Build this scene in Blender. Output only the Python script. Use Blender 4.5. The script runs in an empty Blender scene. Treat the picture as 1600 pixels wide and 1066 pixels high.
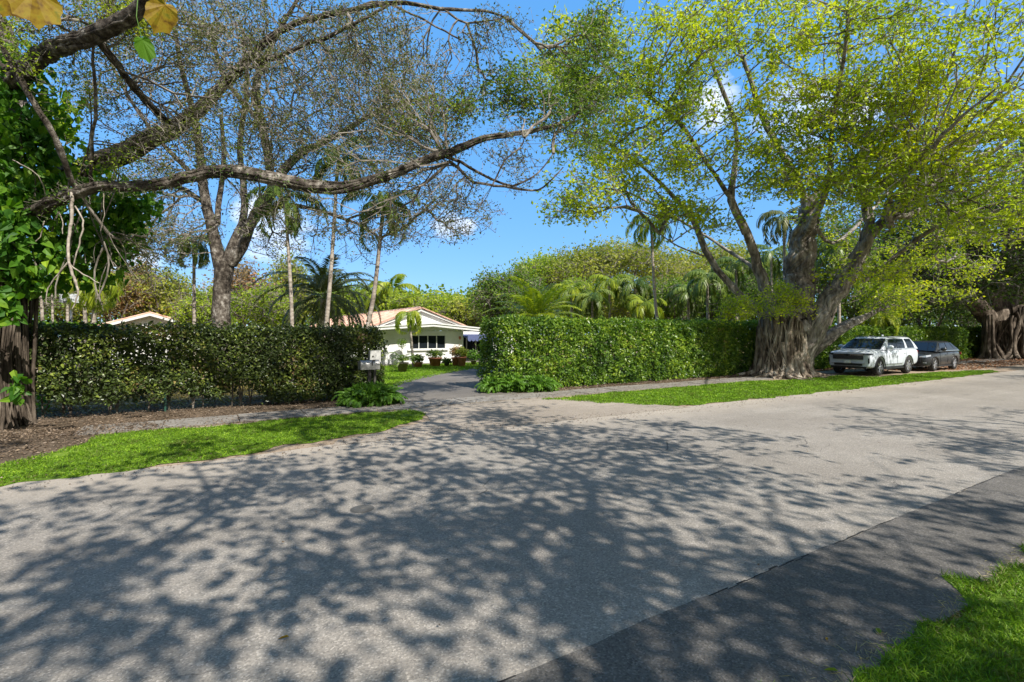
import bpy, bmesh, math, random
import numpy as np
from mathutils import Vector, Matrix, noise as mnoise

# ------------------------------------------------------------------ scene, camera, light
S = bpy.context.scene
C = S.collection
CAMH = 2.1
F = 790.0                       # focal length in photo pixels (1600 wide)
CA, SA = 0.8546, 0.5193         # camera heading relative to the road
R = math.radians

cam_d = bpy.data.cameras.new('camera')
cam = bpy.data.objects.new('camera', cam_d); C.objects.link(cam)
cam.location = (0, 0, CAMH)
cam.rotation_euler = (R(90), 0, -math.asin(SA))
cam_d.sensor_width = 36; cam_d.lens = F / 1600 * 36
cam_d.shift_y = -13 / 1600
cam_d.clip_start = 0.05; cam_d.clip_end = 3000
S.camera = cam

SUN_EL = R(46)
SUN_AZ = R(172)                 # clockwise from +Y
sd = Vector((math.sin(SUN_AZ) * math.cos(SUN_EL), math.cos(SUN_AZ) * math.cos(SUN_EL), math.sin(SUN_EL)))
sun_d = bpy.data.lights.new('sun', 'SUN'); sun_d.energy = 5.0; sun_d.angle = R(0.55)
sun_d.color = (1.0, 0.95, 0.87)
sun = bpy.data.objects.new('sun', sun_d); C.objects.link(sun)
sun.rotation_euler = sd.to_track_quat('Z', 'Y').to_euler()

W = bpy.data.worlds.new('World'); S.world = W; W.use_nodes = True
def px_dir(px, py):
    x = (px - 800) / F; z = (520 - py) / F
    v = Vector((CA * x + SA, -SA * x + CA, z)); v.normalize(); return v
def build_world():
    nt = W.node_tree; nt.nodes.clear(); N = nt.nodes; L = nt.links
    out = N.new('ShaderNodeOutputWorld'); bg = N.new('ShaderNodeBackground')
    sky = N.new('ShaderNodeTexSky'); sky.sky_type = 'NISHITA'; sky.sun_disc = False
    sky.sun_elevation = SUN_EL; sky.sun_rotation = SUN_AZ; sky.air_density = 1.0; sky.dust_density = 0.2; sky.ozone_density = 2.2
    hs = N.new('ShaderNodeHueSaturation'); hs.inputs['Saturation'].default_value = 1.02; hs.inputs['Value'].default_value = 1.1
    L.new(sky.outputs[0], hs.inputs['Color'])
    geo = N.new('ShaderNodeTexCoord')
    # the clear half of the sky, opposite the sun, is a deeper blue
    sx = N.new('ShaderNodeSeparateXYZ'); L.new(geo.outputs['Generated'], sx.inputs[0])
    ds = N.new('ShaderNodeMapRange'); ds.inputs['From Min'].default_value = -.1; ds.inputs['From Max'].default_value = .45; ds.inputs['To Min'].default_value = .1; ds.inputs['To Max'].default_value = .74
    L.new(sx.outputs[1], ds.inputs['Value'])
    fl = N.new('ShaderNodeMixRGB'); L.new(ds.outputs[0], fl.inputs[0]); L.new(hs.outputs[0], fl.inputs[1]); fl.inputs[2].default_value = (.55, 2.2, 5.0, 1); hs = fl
    # unseen sun-side sky, whiteness added to take the blue out of the shade
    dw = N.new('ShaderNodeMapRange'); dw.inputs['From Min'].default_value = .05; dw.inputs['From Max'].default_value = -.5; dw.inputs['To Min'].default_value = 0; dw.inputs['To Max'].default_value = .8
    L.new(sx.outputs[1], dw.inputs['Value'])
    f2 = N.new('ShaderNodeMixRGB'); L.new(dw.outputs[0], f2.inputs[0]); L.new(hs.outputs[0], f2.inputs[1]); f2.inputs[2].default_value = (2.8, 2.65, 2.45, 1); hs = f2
    acc = None
    # a handful of small clouds standing at fixed places in the sky
    for (px, py, k) in ((700, 352, 0.9988), (728, 356, 0.9996), (1115, 160, 0.9978), (1240, 185, 0.9955), (1340, 165, .998), (430, 365, 0.9965), (400, 330, .9985), (190, 400, 0.9975)):
        d = px_dir(px, py)
        dp = N.new('ShaderNodeVectorMath'); dp.operation = 'DOT_PRODUCT'
        nrm = N.new('ShaderNodeVectorMath'); nrm.operation = 'NORMALIZE'
        L.new(geo.outputs['Generated'], nrm.inputs[0]); L.new(nrm.outputs[0], dp.inputs[0]); dp.inputs[1].default_value = d
        mr = N.new('ShaderNodeMapRange'); mr.inputs['From Min'].default_value = k; mr.inputs['From Max'].default_value = 1.0
        mr.inputs['To Min'].default_value = -0.3; mr.inputs['To Max'].default_value = 0.3; mr.clamp = True
        L.new(dp.outputs['Value'], mr.inputs['Value'])
        if acc is None: acc = mr.outputs[0]
        else:
            mx = N.new('ShaderNodeMath'); mx.operation = 'MAXIMUM'; L.new(acc, mx.inputs[0]); L.new(mr.outputs[0], mx.inputs[1]); acc = mx.outputs[0]
    mp = N.new('ShaderNodeMapping'); mp.inputs['Scale'].default_value = (1, 1, 2.2)
    L.new(geo.outputs['Generated'], mp.inputs[0])
    no = N.new('ShaderNodeTexNoise'); no.inputs['Scale'].default_value = 14; no.inputs['Detail'].default_value = 8; no.inputs['Roughness'].default_value = 0.62
    L.new(mp.outputs[0], no.inputs['Vector'])
    ad = N.new('ShaderNodeMath'); ad.operation = 'ADD'; L.new(acc, ad.inputs[0]); L.new(no.outputs['Fac'], ad.inputs[1])
    m2 = N.new('ShaderNodeMapRange'); m2.inputs['From Min'].default_value = 0.5; m2.inputs['From Max'].default_value = 1.0; m2.clamp = True
    L.new(ad.outputs[0], m2.inputs['Value'])
    mix = N.new('ShaderNodeMixRGB'); L.new(m2.outputs[0], mix.inputs[0]); L.new(hs.outputs[0], mix.inputs[1])
    mix.inputs[2].default_value = (6.3, 6.5, 6.9, 1)
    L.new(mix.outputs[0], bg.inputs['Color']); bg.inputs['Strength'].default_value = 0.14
    L.new(bg.outputs[0], out.inputs['Surface'])
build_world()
S.view_settings.view_transform = 'Standard'; S.view_settings.look = 'None'
S.view_settings.exposure = 0.6; S.view_settings.gamma = 1
S.cycles.max_bounces = 6; S.cycles.diffuse_bounces = 3; S.cycles.transparent_max_bounces = 6; S.cycles.transmission_bounces = 3
S.cycles.use_denoising = True

rng = np.random.default_rng(7)
random.seed(7)

# ------------------------------------------------------------------ helpers
def at(px, py, D):
    x = (px - 800) / F * D
    return np.array((CA * x + SA * D, -SA * x + CA * D, CAMH + (520 - py) / F * D))
def gp(px, py):
    D = F * CAMH / (py - 520.0); p = at(px, py, D); p[2] = 0; return p
def tag(o, label=None, cat=None, group=None, kind=None):
    if label: o['label'] = label
    if cat: o['category'] = cat
    if group: o['group'] = group
    if kind: o['kind'] = kind
    return o
def empty(name, loc, label, cat, group=None, rz=0):
    o = bpy.data.objects.new(name, None); C.objects.link(o); o.location = [float(c) for c in loc]; o.rotation_euler[2] = rz
    o.empty_display_size = 0.3
    return tag(o, label, cat, group)

class MB:
    """collects vertices, faces and a random value per vertex, and makes ONE mesh object"""
    def __init__(s): s.v = []; s.f4 = []; s.f3 = []; s.r = []; s.n = 0; s.m4 = []; s.m3 = []
    def add(s, v, f, r=None, mi=0):
        v = np.asarray(v, float).reshape(-1, 3); f = np.asarray(f, int)
        s.v.append(v)
        if r is None: r = np.full(len(v), .5)
        s.r.append(np.broadcast_to(np.asarray(r, float), (len(v),)))
        if len(f):
            if f.shape[1] == 4: s.f4.append(f + s.n); s.m4.append(np.full(len(f), mi))
            else: s.f3.append(f + s.n); s.m3.append(np.full(len(f), mi))
        s.n += len(v)
    def box(s, c, d, rz=0, r=.5, mi=0, tilt=None):
        c = np.asarray(c, float); d = np.asarray(d, float) / 2
        q = np.array([(x, y, z) for x in (-1, 1) for y in (-1, 1) for z in (-1, 1)], float) * d
        if tilt is not None: q = q @ np.array(Matrix.Rotation(tilt[1], 3, tilt[0])).T
        ca, sa = math.cos(rz), math.sin(rz)
        q = np.stack([q[:, 0] * ca - q[:, 1] * sa, q[:, 0] * sa + q[:, 1] * ca, q[:, 2]], 1) + c
        s.add(q, [(0, 1, 3, 2), (4, 6, 7, 5), (0, 4, 5, 1), (2, 3, 7, 6), (0, 2, 6, 4), (1, 5, 7, 3)], r, mi)
    def poly(s, pts, mi=0):
        """flat fan of a polygon"""
        pts = np.asarray(pts, float); c = pts.mean(0); n = len(pts)
        s.add(np.vstack([pts, c]), [(i, (i + 1) % n, n) for i in range(n)], .5, mi)
    def tube(s, pts, rad, k=8, cap=True, r=.5, mi=0, rough=0):
        pts = np.asarray(pts, float); n = len(pts); rad = np.broadcast_to(np.asarray(rad, float), (n,))
        t = np.gradient(pts, axis=0); t /= np.linalg.norm(t, axis=1)[:, None] + 1e-9
        a = np.array((0, 0, 1.)) if abs(t[0][2]) < .8 else np.array((1., 0, 0))
        fr = []
        u = np.cross(t[0], a); u /= np.linalg.norm(u)
        for i in range(n):
            u = u - t[i] * u.dot(t[i]); u /= np.linalg.norm(u) + 1e-9
            fr.append((u, np.cross(t[i], u)))
        th = np.arange(k) / k * 2 * math.pi
        V = []
        for i in range(n):
            rr = rad[i] * (1 + rough * (rng.random(k) - .5)) if rough else rad[i]
            V.append(pts[i] + (np.cos(th) * rr)[:, None] * fr[i][0] + (np.sin(th) * rr)[:, None] * fr[i][1])
        V = np.vstack(V); Fq = []
        for i in range(n - 1):
            for j in range(k): Fq.append((i * k + j, i * k + (j + 1) % k, (i + 1) * k + (j + 1) % k, (i + 1) * k + j))
        s.add(V, Fq, r, mi)
        if cap:
            for i in (0, n - 1):
                ring = V[i * k:(i + 1) * k]
                s.add(np.vstack([ring, pts[i]]), [(j, (j + 1) % k, k) if i else ((j + 1) % k, j, k) for j in range(k)], r, mi)
    def edges(s, A, B, ra, rb, k=3):
        """many small tapered prisms at once"""
        if len(A) == 0: return
        t = B - A; t = t / (np.linalg.norm(t, axis=1)[:, None] + 1e-9)
        ref = np.where(np.abs(t[:, 2:3]) < .8, np.array([[0, 0, 1.]]), np.array([[1., 0, 0]]))
        u = np.cross(t, ref); u /= np.linalg.norm(u, axis=1)[:, None]; w = np.cross(t, u)
        n = len(A); V = np.zeros((n, 2 * k, 3))
        for j in range(k):
            a = 2 * math.pi * j / k; o = math.cos(a) * u + math.sin(a) * w
            V[:, j] = A + o * ra[:, None]; V[:, k + j] = B + o * rb[:, None]
        base = (np.arange(n) * 2 * k)[:, None]
        f = np.concatenate([base + np.array([[j, (j + 1) % k, k + (j + 1) % k, k + j]]) for j in range(k)])
        s.add(V.reshape(-1, 3), f)
    def lathe(s, prof, c, k=20, axis='z', mi=0, r=.5):
        prof = np.asarray(prof, float); n = len(prof); V = []
        th = np.arange(k) / k * 2 * math.pi
        for (rr, h) in prof:
            if axis == 'z': V.append(np.stack([np.cos(th) * rr, np.sin(th) * rr, np.full(k, h)], 1))
            else: V.append(np.stack([np.cos(th) * rr, np.full(k, h), np.sin(th) * rr], 1))
        V = np.vstack(V) + np.asarray(c, float); f = []
        for i in range(n - 1):
            for j in range(k): f.append((i * k + j, i * k + (j + 1) % k, (i + 1) * k + (j + 1) % k, (i + 1) * k + j))
        s.add(V, f, r, mi)
    def build(s, name, mats, parent=None, smooth=False, rnd=True, origin=None):
        V = np.vstack(s.v) if s.v else np.zeros((0, 3)); rr = np.concatenate(s.r)
        q = parent
        while q is not None: V = V - np.array(q.matrix_basis.translation); q = q.parent   # things here have no rotation until placed
        if parent is None and origin is not None: V = V - np.asarray(origin)
        me = bpy.data.meshes.new(name)
        f4 = np.vstack(s.f4) if s.f4 else np.zeros((0, 4), int); f3 = np.vstack(s.f3) if s.f3 else np.zeros((0, 3), int)
        me.vertices.add(len(V)); me.vertices.foreach_set('co', V.astype(np.float32).ravel())
        nl = len(f4) * 4 + len(f3) * 3; me.loops.add(nl)
        me.loops.foreach_set('vertex_index', np.concatenate([f4.ravel(), f3.ravel()]).astype(np.int32))
        npoly = len(f4) + len(f3); me.polygons.add(npoly)
        tot = np.concatenate([np.full(len(f4), 4), np.full(len(f3), 3)]).astype(np.int32)
        st = np.concatenate([[0], np.cumsum(tot)[:-1]]).astype(np.int32) if npoly else tot
        me.polygons.foreach_set('loop_start', st)
        me.polygons.foreach_set('loop_total', tot)
        if not isinstance(mats, (list, tuple)): mats = [mats]
        for m in mats: me.materials.append(m)
        mi = np.concatenate(s.m4 + s.m3) if (s.m4 or s.m3) else np.zeros(0)
        me.polygons.foreach_set('material_index', mi.astype(np.int32))
        me.polygons.foreach_set('use_smooth', np.full(npoly, bool(smooth)))
        if rnd:
            at_ = me.attributes.new('rnd', 'FLOAT', 'POINT'); at_.data.foreach_set('value', rr.astype(np.float32))
        me.update(); me.validate()
        o = bpy.data.objects.new(name, me); C.objects.link(o)
        if parent is not None: o.parent = parent
        elif origin is not None: o.location = [float(c) for c in origin]
        return o

def unit(a): return a / (np.linalg.norm(a, axis=-1, keepdims=True) + 1e-9)
def rdir(n, zb=0.0, zs=1.0):
    d = rng.normal(size=(n, 3)); d[:, 2] = d[:, 2] * zs + zb; return unit(d)
def leaves(mb, P, L, Wd, d=None, nrm=None, r=None, fold=.15, curl=.15, detail=False, mi=0):
    """leaf blades: P bases, L lengths, Wd widths, d directions"""
    n = len(P)
    if n == 0: return
    L = np.broadcast_to(L, (n,))[:, None]; Wd = np.broadcast_to(Wd, (n,))[:, None]
    if d is None: d = rdir(n, -.1, .7)
    if nrm is None: nrm = rdir(n, .9, .6)
    s_ = unit(np.cross(d, nrm)); nn = np.cross(s_, d)
    if r is None: r = rng.random(n)
    if not detail:
        m = P + d * L * .42
        V = np.stack([P, m + s_ * Wd * .5 + nn * Wd * fold, P + d * L - nn * L * curl, m - s_ * Wd * .5 + nn * Wd * fold], 1)
        f = (np.arange(n) * 4)[:, None] + np.array([[0, 1, 2, 3]])
        mb.add(V.reshape(-1, 3), f, np.repeat(r, 4), mi)
    else:
        a = P + d * L * .22; b = P + d * L * .62 - nn * L * curl * .3
        V = np.stack([P, a + s_ * Wd * .5 + nn * Wd * fold, b + s_ * Wd * .36 + nn * Wd * fold * .7, P + d * L - nn * L * curl,
                      b - s_ * Wd * .36 + nn * Wd * fold * .7, a - s_ * Wd * .5 + nn * Wd * fold], 1)
        o = (np.arange(n) * 6)[:, None]
        mb.add(V.reshape(-1, 3), np.concatenate([o + np.array([[0, 1, 2, 3]]), o + np.array([[0, 3, 4, 5]])]), np.repeat(r, 6), mi)

def resample(pts, rad, step):
    pts = np.asarray(pts, float); rad = np.asarray(rad, float)
    P = np.vstack([2 * pts[0] - pts[1], pts, 2 * pts[-1] - pts[-2]]); out = []; ro = []
    for i in range(len(pts) - 1):
        p0, p1, p2, p3 = P[i:i + 4]; k = max(2, int(np.linalg.norm(p2 - p1) / step))
        for j in range(k):
            t = j / k
            out.append(.5 * ((2 * p1) + (-p0 + p2) * t + (2 * p0 - 5 * p1 + 4 * p2 - p3) * t * t + (-p0 + 3 * p1 - 3 * p2 + p3) * t ** 3))
            ro.append(rad[i] * (1 - t) + rad[i + 1] * t)
    out.append(pts[-1]); ro.append(rad[-1])
    return np.array(out), np.array(ro)

def grow(roots, rpl, A, bf=.35):
    """minimum-spanning growth of a branch net from the roots through the points A; parent index per node"""
    nR = len(roots); N = len(A); pos = np.vstack([roots, A]); par = np.full(nR + N, -1)
    pl = np.concatenate([rpl, np.zeros(N)])
    best = np.full(N, 1e9); bp = np.zeros(N, int); bd = np.zeros(N)
    for i in range(nR):
        d = np.linalg.norm(A - roots[i], axis=1); c = d + bf * rpl[i]; m = c < best
        best[m] = c[m]; bp[m] = i; bd[m] = d[m]
    done = np.zeros(N, bool); order = []
    for _ in range(N):
        j = int(np.argmin(best)); k = nR + j
        par[k] = bp[j]; pl[k] = pl[bp[j]] + bd[j]; order.append(k); best[j] = 1e18; done[j] = True
        d = np.linalg.norm(A - A[j], axis=1); c = d + bf * pl[k]; m = (c < best) & ~done
        best[m] = c[m]; bp[m] = k; bd[m] = d[m]
    cnt = np.zeros(nR + N); ch = np.zeros(nR + N, int)
    for k in order: ch[par[k]] += 1
    for k in reversed(order):
        if ch[k] == 0: cnt[k] = 1
        cnt[par[k]] += cnt[k]
    return pos, par, cnt, ch, order, nR

def blob_points(blobs, n):
    """blobs: (centre, (rx, ry, rz), weight) -> n points"""
    w = np.array([b[2] for b in blobs], float); w /= w.sum(); out = []
    for b, k in zip(blobs, rng.multinomial(n, w)):
        d = rdir(k); rr = rng.random(k) ** .45
        out.append(np.asarray(b[0]) + d * rr[:, None] * np.asarray(b[1]))
    return np.vstack(out)

def crown_mesh(fol, br, roots, rpl, A, leaf, rtip=.006, bf=.35, ex=.44, per=5, spread=.22, drop=0, every=.4, jit=.06, rmin=.0, vr=None, rmax=.12, detail=False):
    pos, par, cnt, ch, order, nR = grow(roots, rpl, A, bf)
    k = np.array(order); p = par[k]
    rad = np.minimum(rtip * np.maximum(cnt, 1) ** ex, rmax)
    Apos, Bpos = pos[p], pos[k]; ra = np.where(p < nR, rad[k], rad[p]); ra = np.minimum(ra, rad[k] * 1.5); rb = rad[k]
    mid = (Apos + Bpos) / 2 + rng.normal(size=Apos.shape) * (np.linalg.norm(Bpos - Apos, axis=1) * jit)[:, None]
    thick = ra > .03
    for m, kk in ((thick, 6), (~thick, 3)):
        br.edges(Apos[m], mid[m], ra[m], (ra[m] + rb[m]) / 2, kk); br.edges(mid[m], Bpos[m], (ra[m] + rb[m]) / 2, rb[m], kk)
    L, Wd = leaf
    sel = (ch[k] == 0) | (rng.random(len(k)) < every) & (cnt[k] < 6)
    src = Bpos[sel]; sp = Apos[sel]
    if drop: keep = rng.random(len(src)) > drop; src = src[keep]; sp = sp[keep]
    n = len(src); idx = np.repeat(np.arange(n), per)
    t = rng.random(len(idx))[:, None]
    P = src[idx] * t + (sp[idx] * .5 + src[idx] * .5) * (1 - t) + rng.normal(size=(len(idx), 3)) * spread
    # twigs that carry the leaves
    tw = rng.random(len(idx)) < .35
    br.edges(src[idx][tw], P[tw], np.full(tw.sum(), rtip * .8), np.full(tw.sum(), rtip * .4), 3)
    cr = rng.random(n)[idx] * .6 + rng.random(len(idx)) * .4
    if vr is not None: cr = np.clip(cr * .6 + vr(P) * .4, 0, 1)
    s_ = .7 + rng.random(len(idx)) * .6
    leaves(fol, P, L * s_, Wd * s_, r=cr, detail=detail)

def pip(P, poly):
    x, y = P[:, 0], P[:, 1]; c = np.zeros(len(P), bool); n = len(poly)
    for i in range(n):
        x1, y1 = poly[i]; x2, y2 = poly[(i + 1) % n]
        c ^= ((y1 > y) != (y2 > y)) & (x < (x2 - x1) * (y - y1) / (y2 - y1 + 1e-12) + x1)
    return c
def nz(P, sc, off=0):
    return np.array([mnoise.noise(Vector((p[0] * sc + off, p[1] * sc, (p[2] if len(p) > 2 else 0) * sc))) for p in P])
def jag(poly, step, amp, sc=1.5):
    """a polygon outline broken into short uneven pieces"""
    out = []
    for i in range(len(poly)):
        a = np.array(poly[i], float); b = np.array(poly[(i + 1) % len(poly)], float); d = b - a; l = np.linalg.norm(d)
        k = max(1, int(l / step)); nr = np.array((-d[1], d[0])) / (l + 1e-9)
        for j in range(k):
            p = a + d * j / k
            out.append(p + nr * amp * (mnoise.noise(Vector((p[0] * sc, p[1] * sc, 3.3))) * 1.3 + mnoise.noise(Vector((p[0] * sc * 4, p[1] * sc * 4, 8.3))) * .5))
    return out
def sheet(name, poly, z, mat, kind='structure'):
    bm = bmesh.new(); f = bm.faces.new([bm.verts.new((p[0], p[1], z)) for p in poly])
    if f.normal.z < 0: bmesh.ops.reverse_faces(bm, faces=[f])
    bm.normal_update()
    if bm.faces[:][0].normal.z < 0: bmesh.ops.reverse_faces(bm, faces=bm.faces[:])
    bmesh.ops.triangulate(bm, faces=bm.faces[:])
    me = bpy.data.meshes.new(name); bm.to_mesh(me); bm.free(); me.materials.append(mat)
    o = bpy.data.objects.new(name, me); C.objects.link(o); o['kind'] = kind; return o

# ------------------------------------------------------------------ materials
def mat_new(name):
    m = bpy.data.materials.new(name); m.use_nodes = True; nt = m.node_tree
    return m, nt, nt.nodes['Principled BSDF'], nt.nodes['Material Output']
def ramp(nt, fac, cols, pos=None):
    r = nt.nodes.new('ShaderNodeValToRGB'); e = r.color_ramp.elements
    n = len(cols); pos = pos or [i / (n - 1) for i in range(n)]
    while len(e) < n: e.new(.5)
    for i in range(n): e[i].position = pos[i]; e[i].color = (*cols[i], 1)
    nt.links.new(fac, r.inputs[0]); return r.outputs[0]
def tex_pos(nt, scale=(1, 1, 1)):
    g = nt.nodes.new('ShaderNodeNewGeometry'); m = nt.nodes.new('ShaderNodeMapping'); m.inputs['Scale'].default_value = scale
    nt.links.new(g.outputs['Position'], m.inputs[0]); return m.outputs[0]
def tex_obj(nt, scale=(1, 1, 1)):
    g = nt.nodes.new('ShaderNodeTexCoord'); m = nt.nodes.new('ShaderNodeMapping'); m.inputs['Scale'].default_value = scale
    nt.links.new(g.outputs['Object'], m.inputs[0]); return m.outputs[0]
def noise_t(nt, vec, sc, det=4, ro=.55):
    n = nt.nodes.new('ShaderNodeTexNoise'); n.inputs['Scale'].default_value = sc; n.inputs['Detail'].default_value = det; n.inputs['Roughness'].default_value = ro
    nt.links.new(vec, n.inputs['Vector']); return n.outputs['Fac']
def math_n(nt, op, a, b):
    m = nt.nodes.new('ShaderNodeMath'); m.operation = op
    for i, x in enumerate((a, b)):
        if isinstance(x, (int, float)): m.inputs[i].default_value = x
        else: nt.links.new(x, m.inputs[i])
    return m.outputs[0]
def mixc(nt, fac, a, b, bt='MIX'):
    m = nt.nodes.new('ShaderNodeMixRGB'); m.blend_type = bt
    for i, x in enumerate((fac, a, b)):
        if isinstance(x, (int, float)): m.inputs[i].default_value = x
        elif isinstance(x, tuple): m.inputs[i].default_value = (*x, 1)
        else: nt.links.new(x, m.inputs[i])
    return m.outputs[0]
def maprange(nt, v, a, b, c=0., d=1.):
    m = nt.nodes.new('ShaderNodeMapRange'); m.inputs['From Min'].default_value = a; m.inputs['From Max'].default_value = b
    m.inputs['To Min'].default_value = c; m.inputs['To Max'].default_value = d; nt.links.new(v, m.inputs['Value']); return m.outputs[0]
def bump(nt, b, h, dist, st=1.0):
    n = nt.nodes.new('ShaderNodeBump'); n.inputs['Distance'].default_value = dist; n.inputs['Strength'].default_value = st
    nt.links.new(h, n.inputs['Height']); nt.links.new(n.outputs[0], b.inputs['Normal'])

def leaf_mat(name, cols, tr=.35, rough=.5, spec=.35, nsc=.6, trc=None, nw=.35, pos=None):
    m, nt, b, out = mat_new(name)
    a = nt.nodes.new('ShaderNodeAttribute'); a.attribute_name = 'rnd'
    n = noise_t(nt, tex_pos(nt), nsc, 2)
    n = maprange(nt, n, .3, .7)
    f = math_n(nt, 'ADD', math_n(nt, 'MULTIPLY', a.outputs['Fac'], 1 - nw), math_n(nt, 'MULTIPLY', n, nw))
    col = ramp(nt, f, cols, pos)
    nt.links.new(col, b.inputs['Base Color']); b.inputs['Roughness'].default_value = rough; b.inputs['Specular IOR Level'].default_value = spec
    t = nt.nodes.new('ShaderNodeBsdfTranslucent')
    tc = mixc(nt, 1.0, col, trc or (1.5, 1.6, .55), 'MULTIPLY'); nt.links.new(tc, t.inputs['Color'])
    mx = nt.nodes.new('ShaderNodeMixShader'); mx.inputs[0].default_value = tr
    nt.links.new(b.outputs[0], mx.inputs[1]); nt.links.new(t.outputs[0], mx.inputs[2]); nt.links.new(mx.outputs[0], out.inputs['Surface'])
    return m
def bark_mat(name, cols, sc=6, stretch=.25, bd=.03, pos=None):
    m, nt, b, out = mat_new(name)
    v = tex_pos(nt, (1, 1, stretch))
    n1 = noise_t(nt, v, sc, 8, .65); n2 = noise_t(nt, tex_pos(nt), 1.3, 3)
    f = math_n(nt, 'ADD', math_n(nt, 'MULTIPLY', n1, .65), math_n(nt, 'MULTIPLY', n2, .35))
    col = ramp(nt, f, cols, pos or [.32, .45, .55, .68][:len(cols)])
    nt.links.new(col, b.inputs['Base Color']); b.inputs['Roughness'].default_value = .9; b.inputs['Specular IOR Level'].default_value = .15
    bump(nt, b, noise_t(nt, v, sc * 2.5, 6, .7), bd); return m
def plain(name, col, rough=.6, metal=0., spec=.5, var=.12, vs=6, bd=0):
    m, nt, b, out = mat_new(name)
    n = noise_t(nt, tex_pos(nt), vs, 5)
    c = mixc(nt, maprange(nt, n, .3, .7), tuple(x * (1 - var) for x in col), tuple(min(1, x * (1 + var)) for x in col))
    nt.links.new(c, b.inputs['Base Color']); b.inputs['Roughness'].default_value = rough; b.inputs['Metallic'].default_value = metal; b.inputs['Specular IOR Level'].default_value = spec
    if bd: bump(nt, b, noise_t(nt, tex_pos(nt), vs * 6, 4), bd)
    return m

def asphalt(name, base, warm, dark=.75, speck=.5, cracks=True, patchy=True):
    m, nt, b, out = mat_new(name); p = tex_pos(nt)
    big = maprange(nt, noise_t(nt, p, .35, 5, .6), .35, .65)
    med = maprange(nt, noise_t(nt, p, 3.5, 6, .65), .3, .7)
    col = mixc(nt, big, tuple(x * .86 for x in base), warm)
    col = mixc(nt, math_n(nt, 'MULTIPLY', med, .45), col, tuple(x * dark for x in base))
    # tyre-polished lanes and faint drip stains running along the road
    ln = maprange(nt, noise_t(nt, tex_pos(nt, (.05, 1.1, 1)), 1.4, 3), .4, .62)
    col = mixc(nt, math_n(nt, 'MULTIPLY', ln, .3), col, tuple(x * .7 for x in base))
    so = maprange(nt, noise_t(nt, tex_pos(nt, (.5, 1, 1)), 1.9, 4, .6), .62, .72)
    col = mixc(nt, math_n(nt, 'MULTIPLY', so, .35), col, (.06, .055, .05))
    # stones in the asphalt
    vo = nt.nodes.new('ShaderNodeTexVoronoi'); vo.inputs['Scale'].default_value = 78; nt.links.new(p, vo.inputs['Vector'])
    sp = nt.nodes.new('ShaderNodeSeparateColor'); nt.links.new(vo.outputs['Color'], sp.inputs[0])
    st = ramp(nt, sp.outputs[0], [(.35,) * 3, (.8,) * 3, (1.12,) * 3, (2.0,) * 3], [0, .3, .8, 1])
    col = mixc(nt, speck, col, mixc(nt, 1., col, st, 'MULTIPLY'))
    if cracks:
        dist = noise_t(nt, p, 1.2, 4); vm = nt.nodes.new('ShaderNodeVectorMath'); vm.operation = 'ADD'
        cb = nt.nodes.new('ShaderNodeCombineXYZ'); nt.links.new(dist, cb.inputs[0]); nt.links.new(dist, cb.inputs[1])
        nt.links.new(p, vm.inputs[0]); nt.links.new(cb.outputs[0], vm.inputs[1])
        v2 = nt.nodes.new('ShaderNodeTexVoronoi'); v2.feature = 'DISTANCE_TO_EDGE'; v2.inputs['Scale'].default_value = .42; nt.links.new(vm.outputs[0], v2.inputs['Vector'])
        ck = maprange(nt, v2.outputs['Distance'], .0, .004, 1, 0)
        ck = math_n(nt, 'MULTIPLY', ck, maprange(nt, noise_t(nt, p, .5, 2), .5, .62))
        col = mixc(nt, math_n(nt, 'MULTIPLY', ck, .75), col, (.02, .02, .02))
    nt.links.new(col, b.inputs['Base Color']); b.inputs['Roughness'].default_value = .88; b.inputs['Specular IOR Level'].default_value = .25
    h = math_n(nt, 'ADD', math_n(nt, 'MULTIPLY', vo.outputs['Distance'], .6), noise_t(nt, p, 60, 3))
    bump(nt, b, h, .006, .8)
    return m, nt, b, col, p
def edge_dirt(nt, b, col, p, y0, y1, dirt, w=.5, am=1.6):
    """sandy dirt worked into the asphalt between two distances across the road"""
    s = nt.nodes.new('ShaderNodeSeparateXYZ'); nt.links.new(p, s.inputs[0])
    y = math_n(nt, 'ADD', s.outputs[1], math_n(nt, 'MULTIPLY', math_n(nt, 'SUBTRACT', noise_t(nt, p, 1.1, 6, .65), .5), am))
    f = maprange(nt, y, y0, y1); c2 = mixc(nt, math_n(nt, 'MULTIPLY', f, w), col, dirt)
    nt.links.new(c2, b.inputs['Base Color']); return c2

M = {}
m_, nt_, b_, c_, p_ = asphalt('old_asphalt', (.282, .252, .216), (.335, .304, .264)); c2_ = edge_dirt(nt_, b_, c_, p_, 8.1, 9.6, (.43, .37, .3), .6); M['road'] = m_
m_, nt_, b_, c_, p_ = asphalt('new_asphalt', (.132, .121, .108), (.165, .151, .136), .7, .55, cracks=False); edge_dirt(nt_, b_, c_, p_, 1.62, 1.38, (.26, .2, .15), .6, .35); M['strip'] = m_
m_, nt_, b_, c_, p_ = asphalt('driveway_asphalt', (.155, .14, .122), (.215, .192, .168), .7, .35); M['drive'] = m_
m_, nt_, b_, c_, p_ = asphalt('apron_asphalt', (.32, .272, .22), (.39, .335, .275), .7, .4); M['apron'] = m_
def soil_mat(name, cols, sc=9):
    m, nt, b, out = mat_new(name); p = tex_pos(nt)
    n = math_n(nt, 'ADD', math_n(nt, 'MULTIPLY', noise_t(nt, p, .7, 4), .4), math_n(nt, 'MULTIPLY', noise_t(nt, p, sc, 7, .7), .6))
    nt.links.new(ramp(nt, n, cols, [.33, .45, .55, .68][:len(cols)]), b.inputs['Base Color']); b.inputs['Roughness'].default_value = .95; b.inputs['Specular IOR Level'].default_value = .1
    bump(nt, b, noise_t(nt, p, 30, 6, .7), .02); return m
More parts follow.
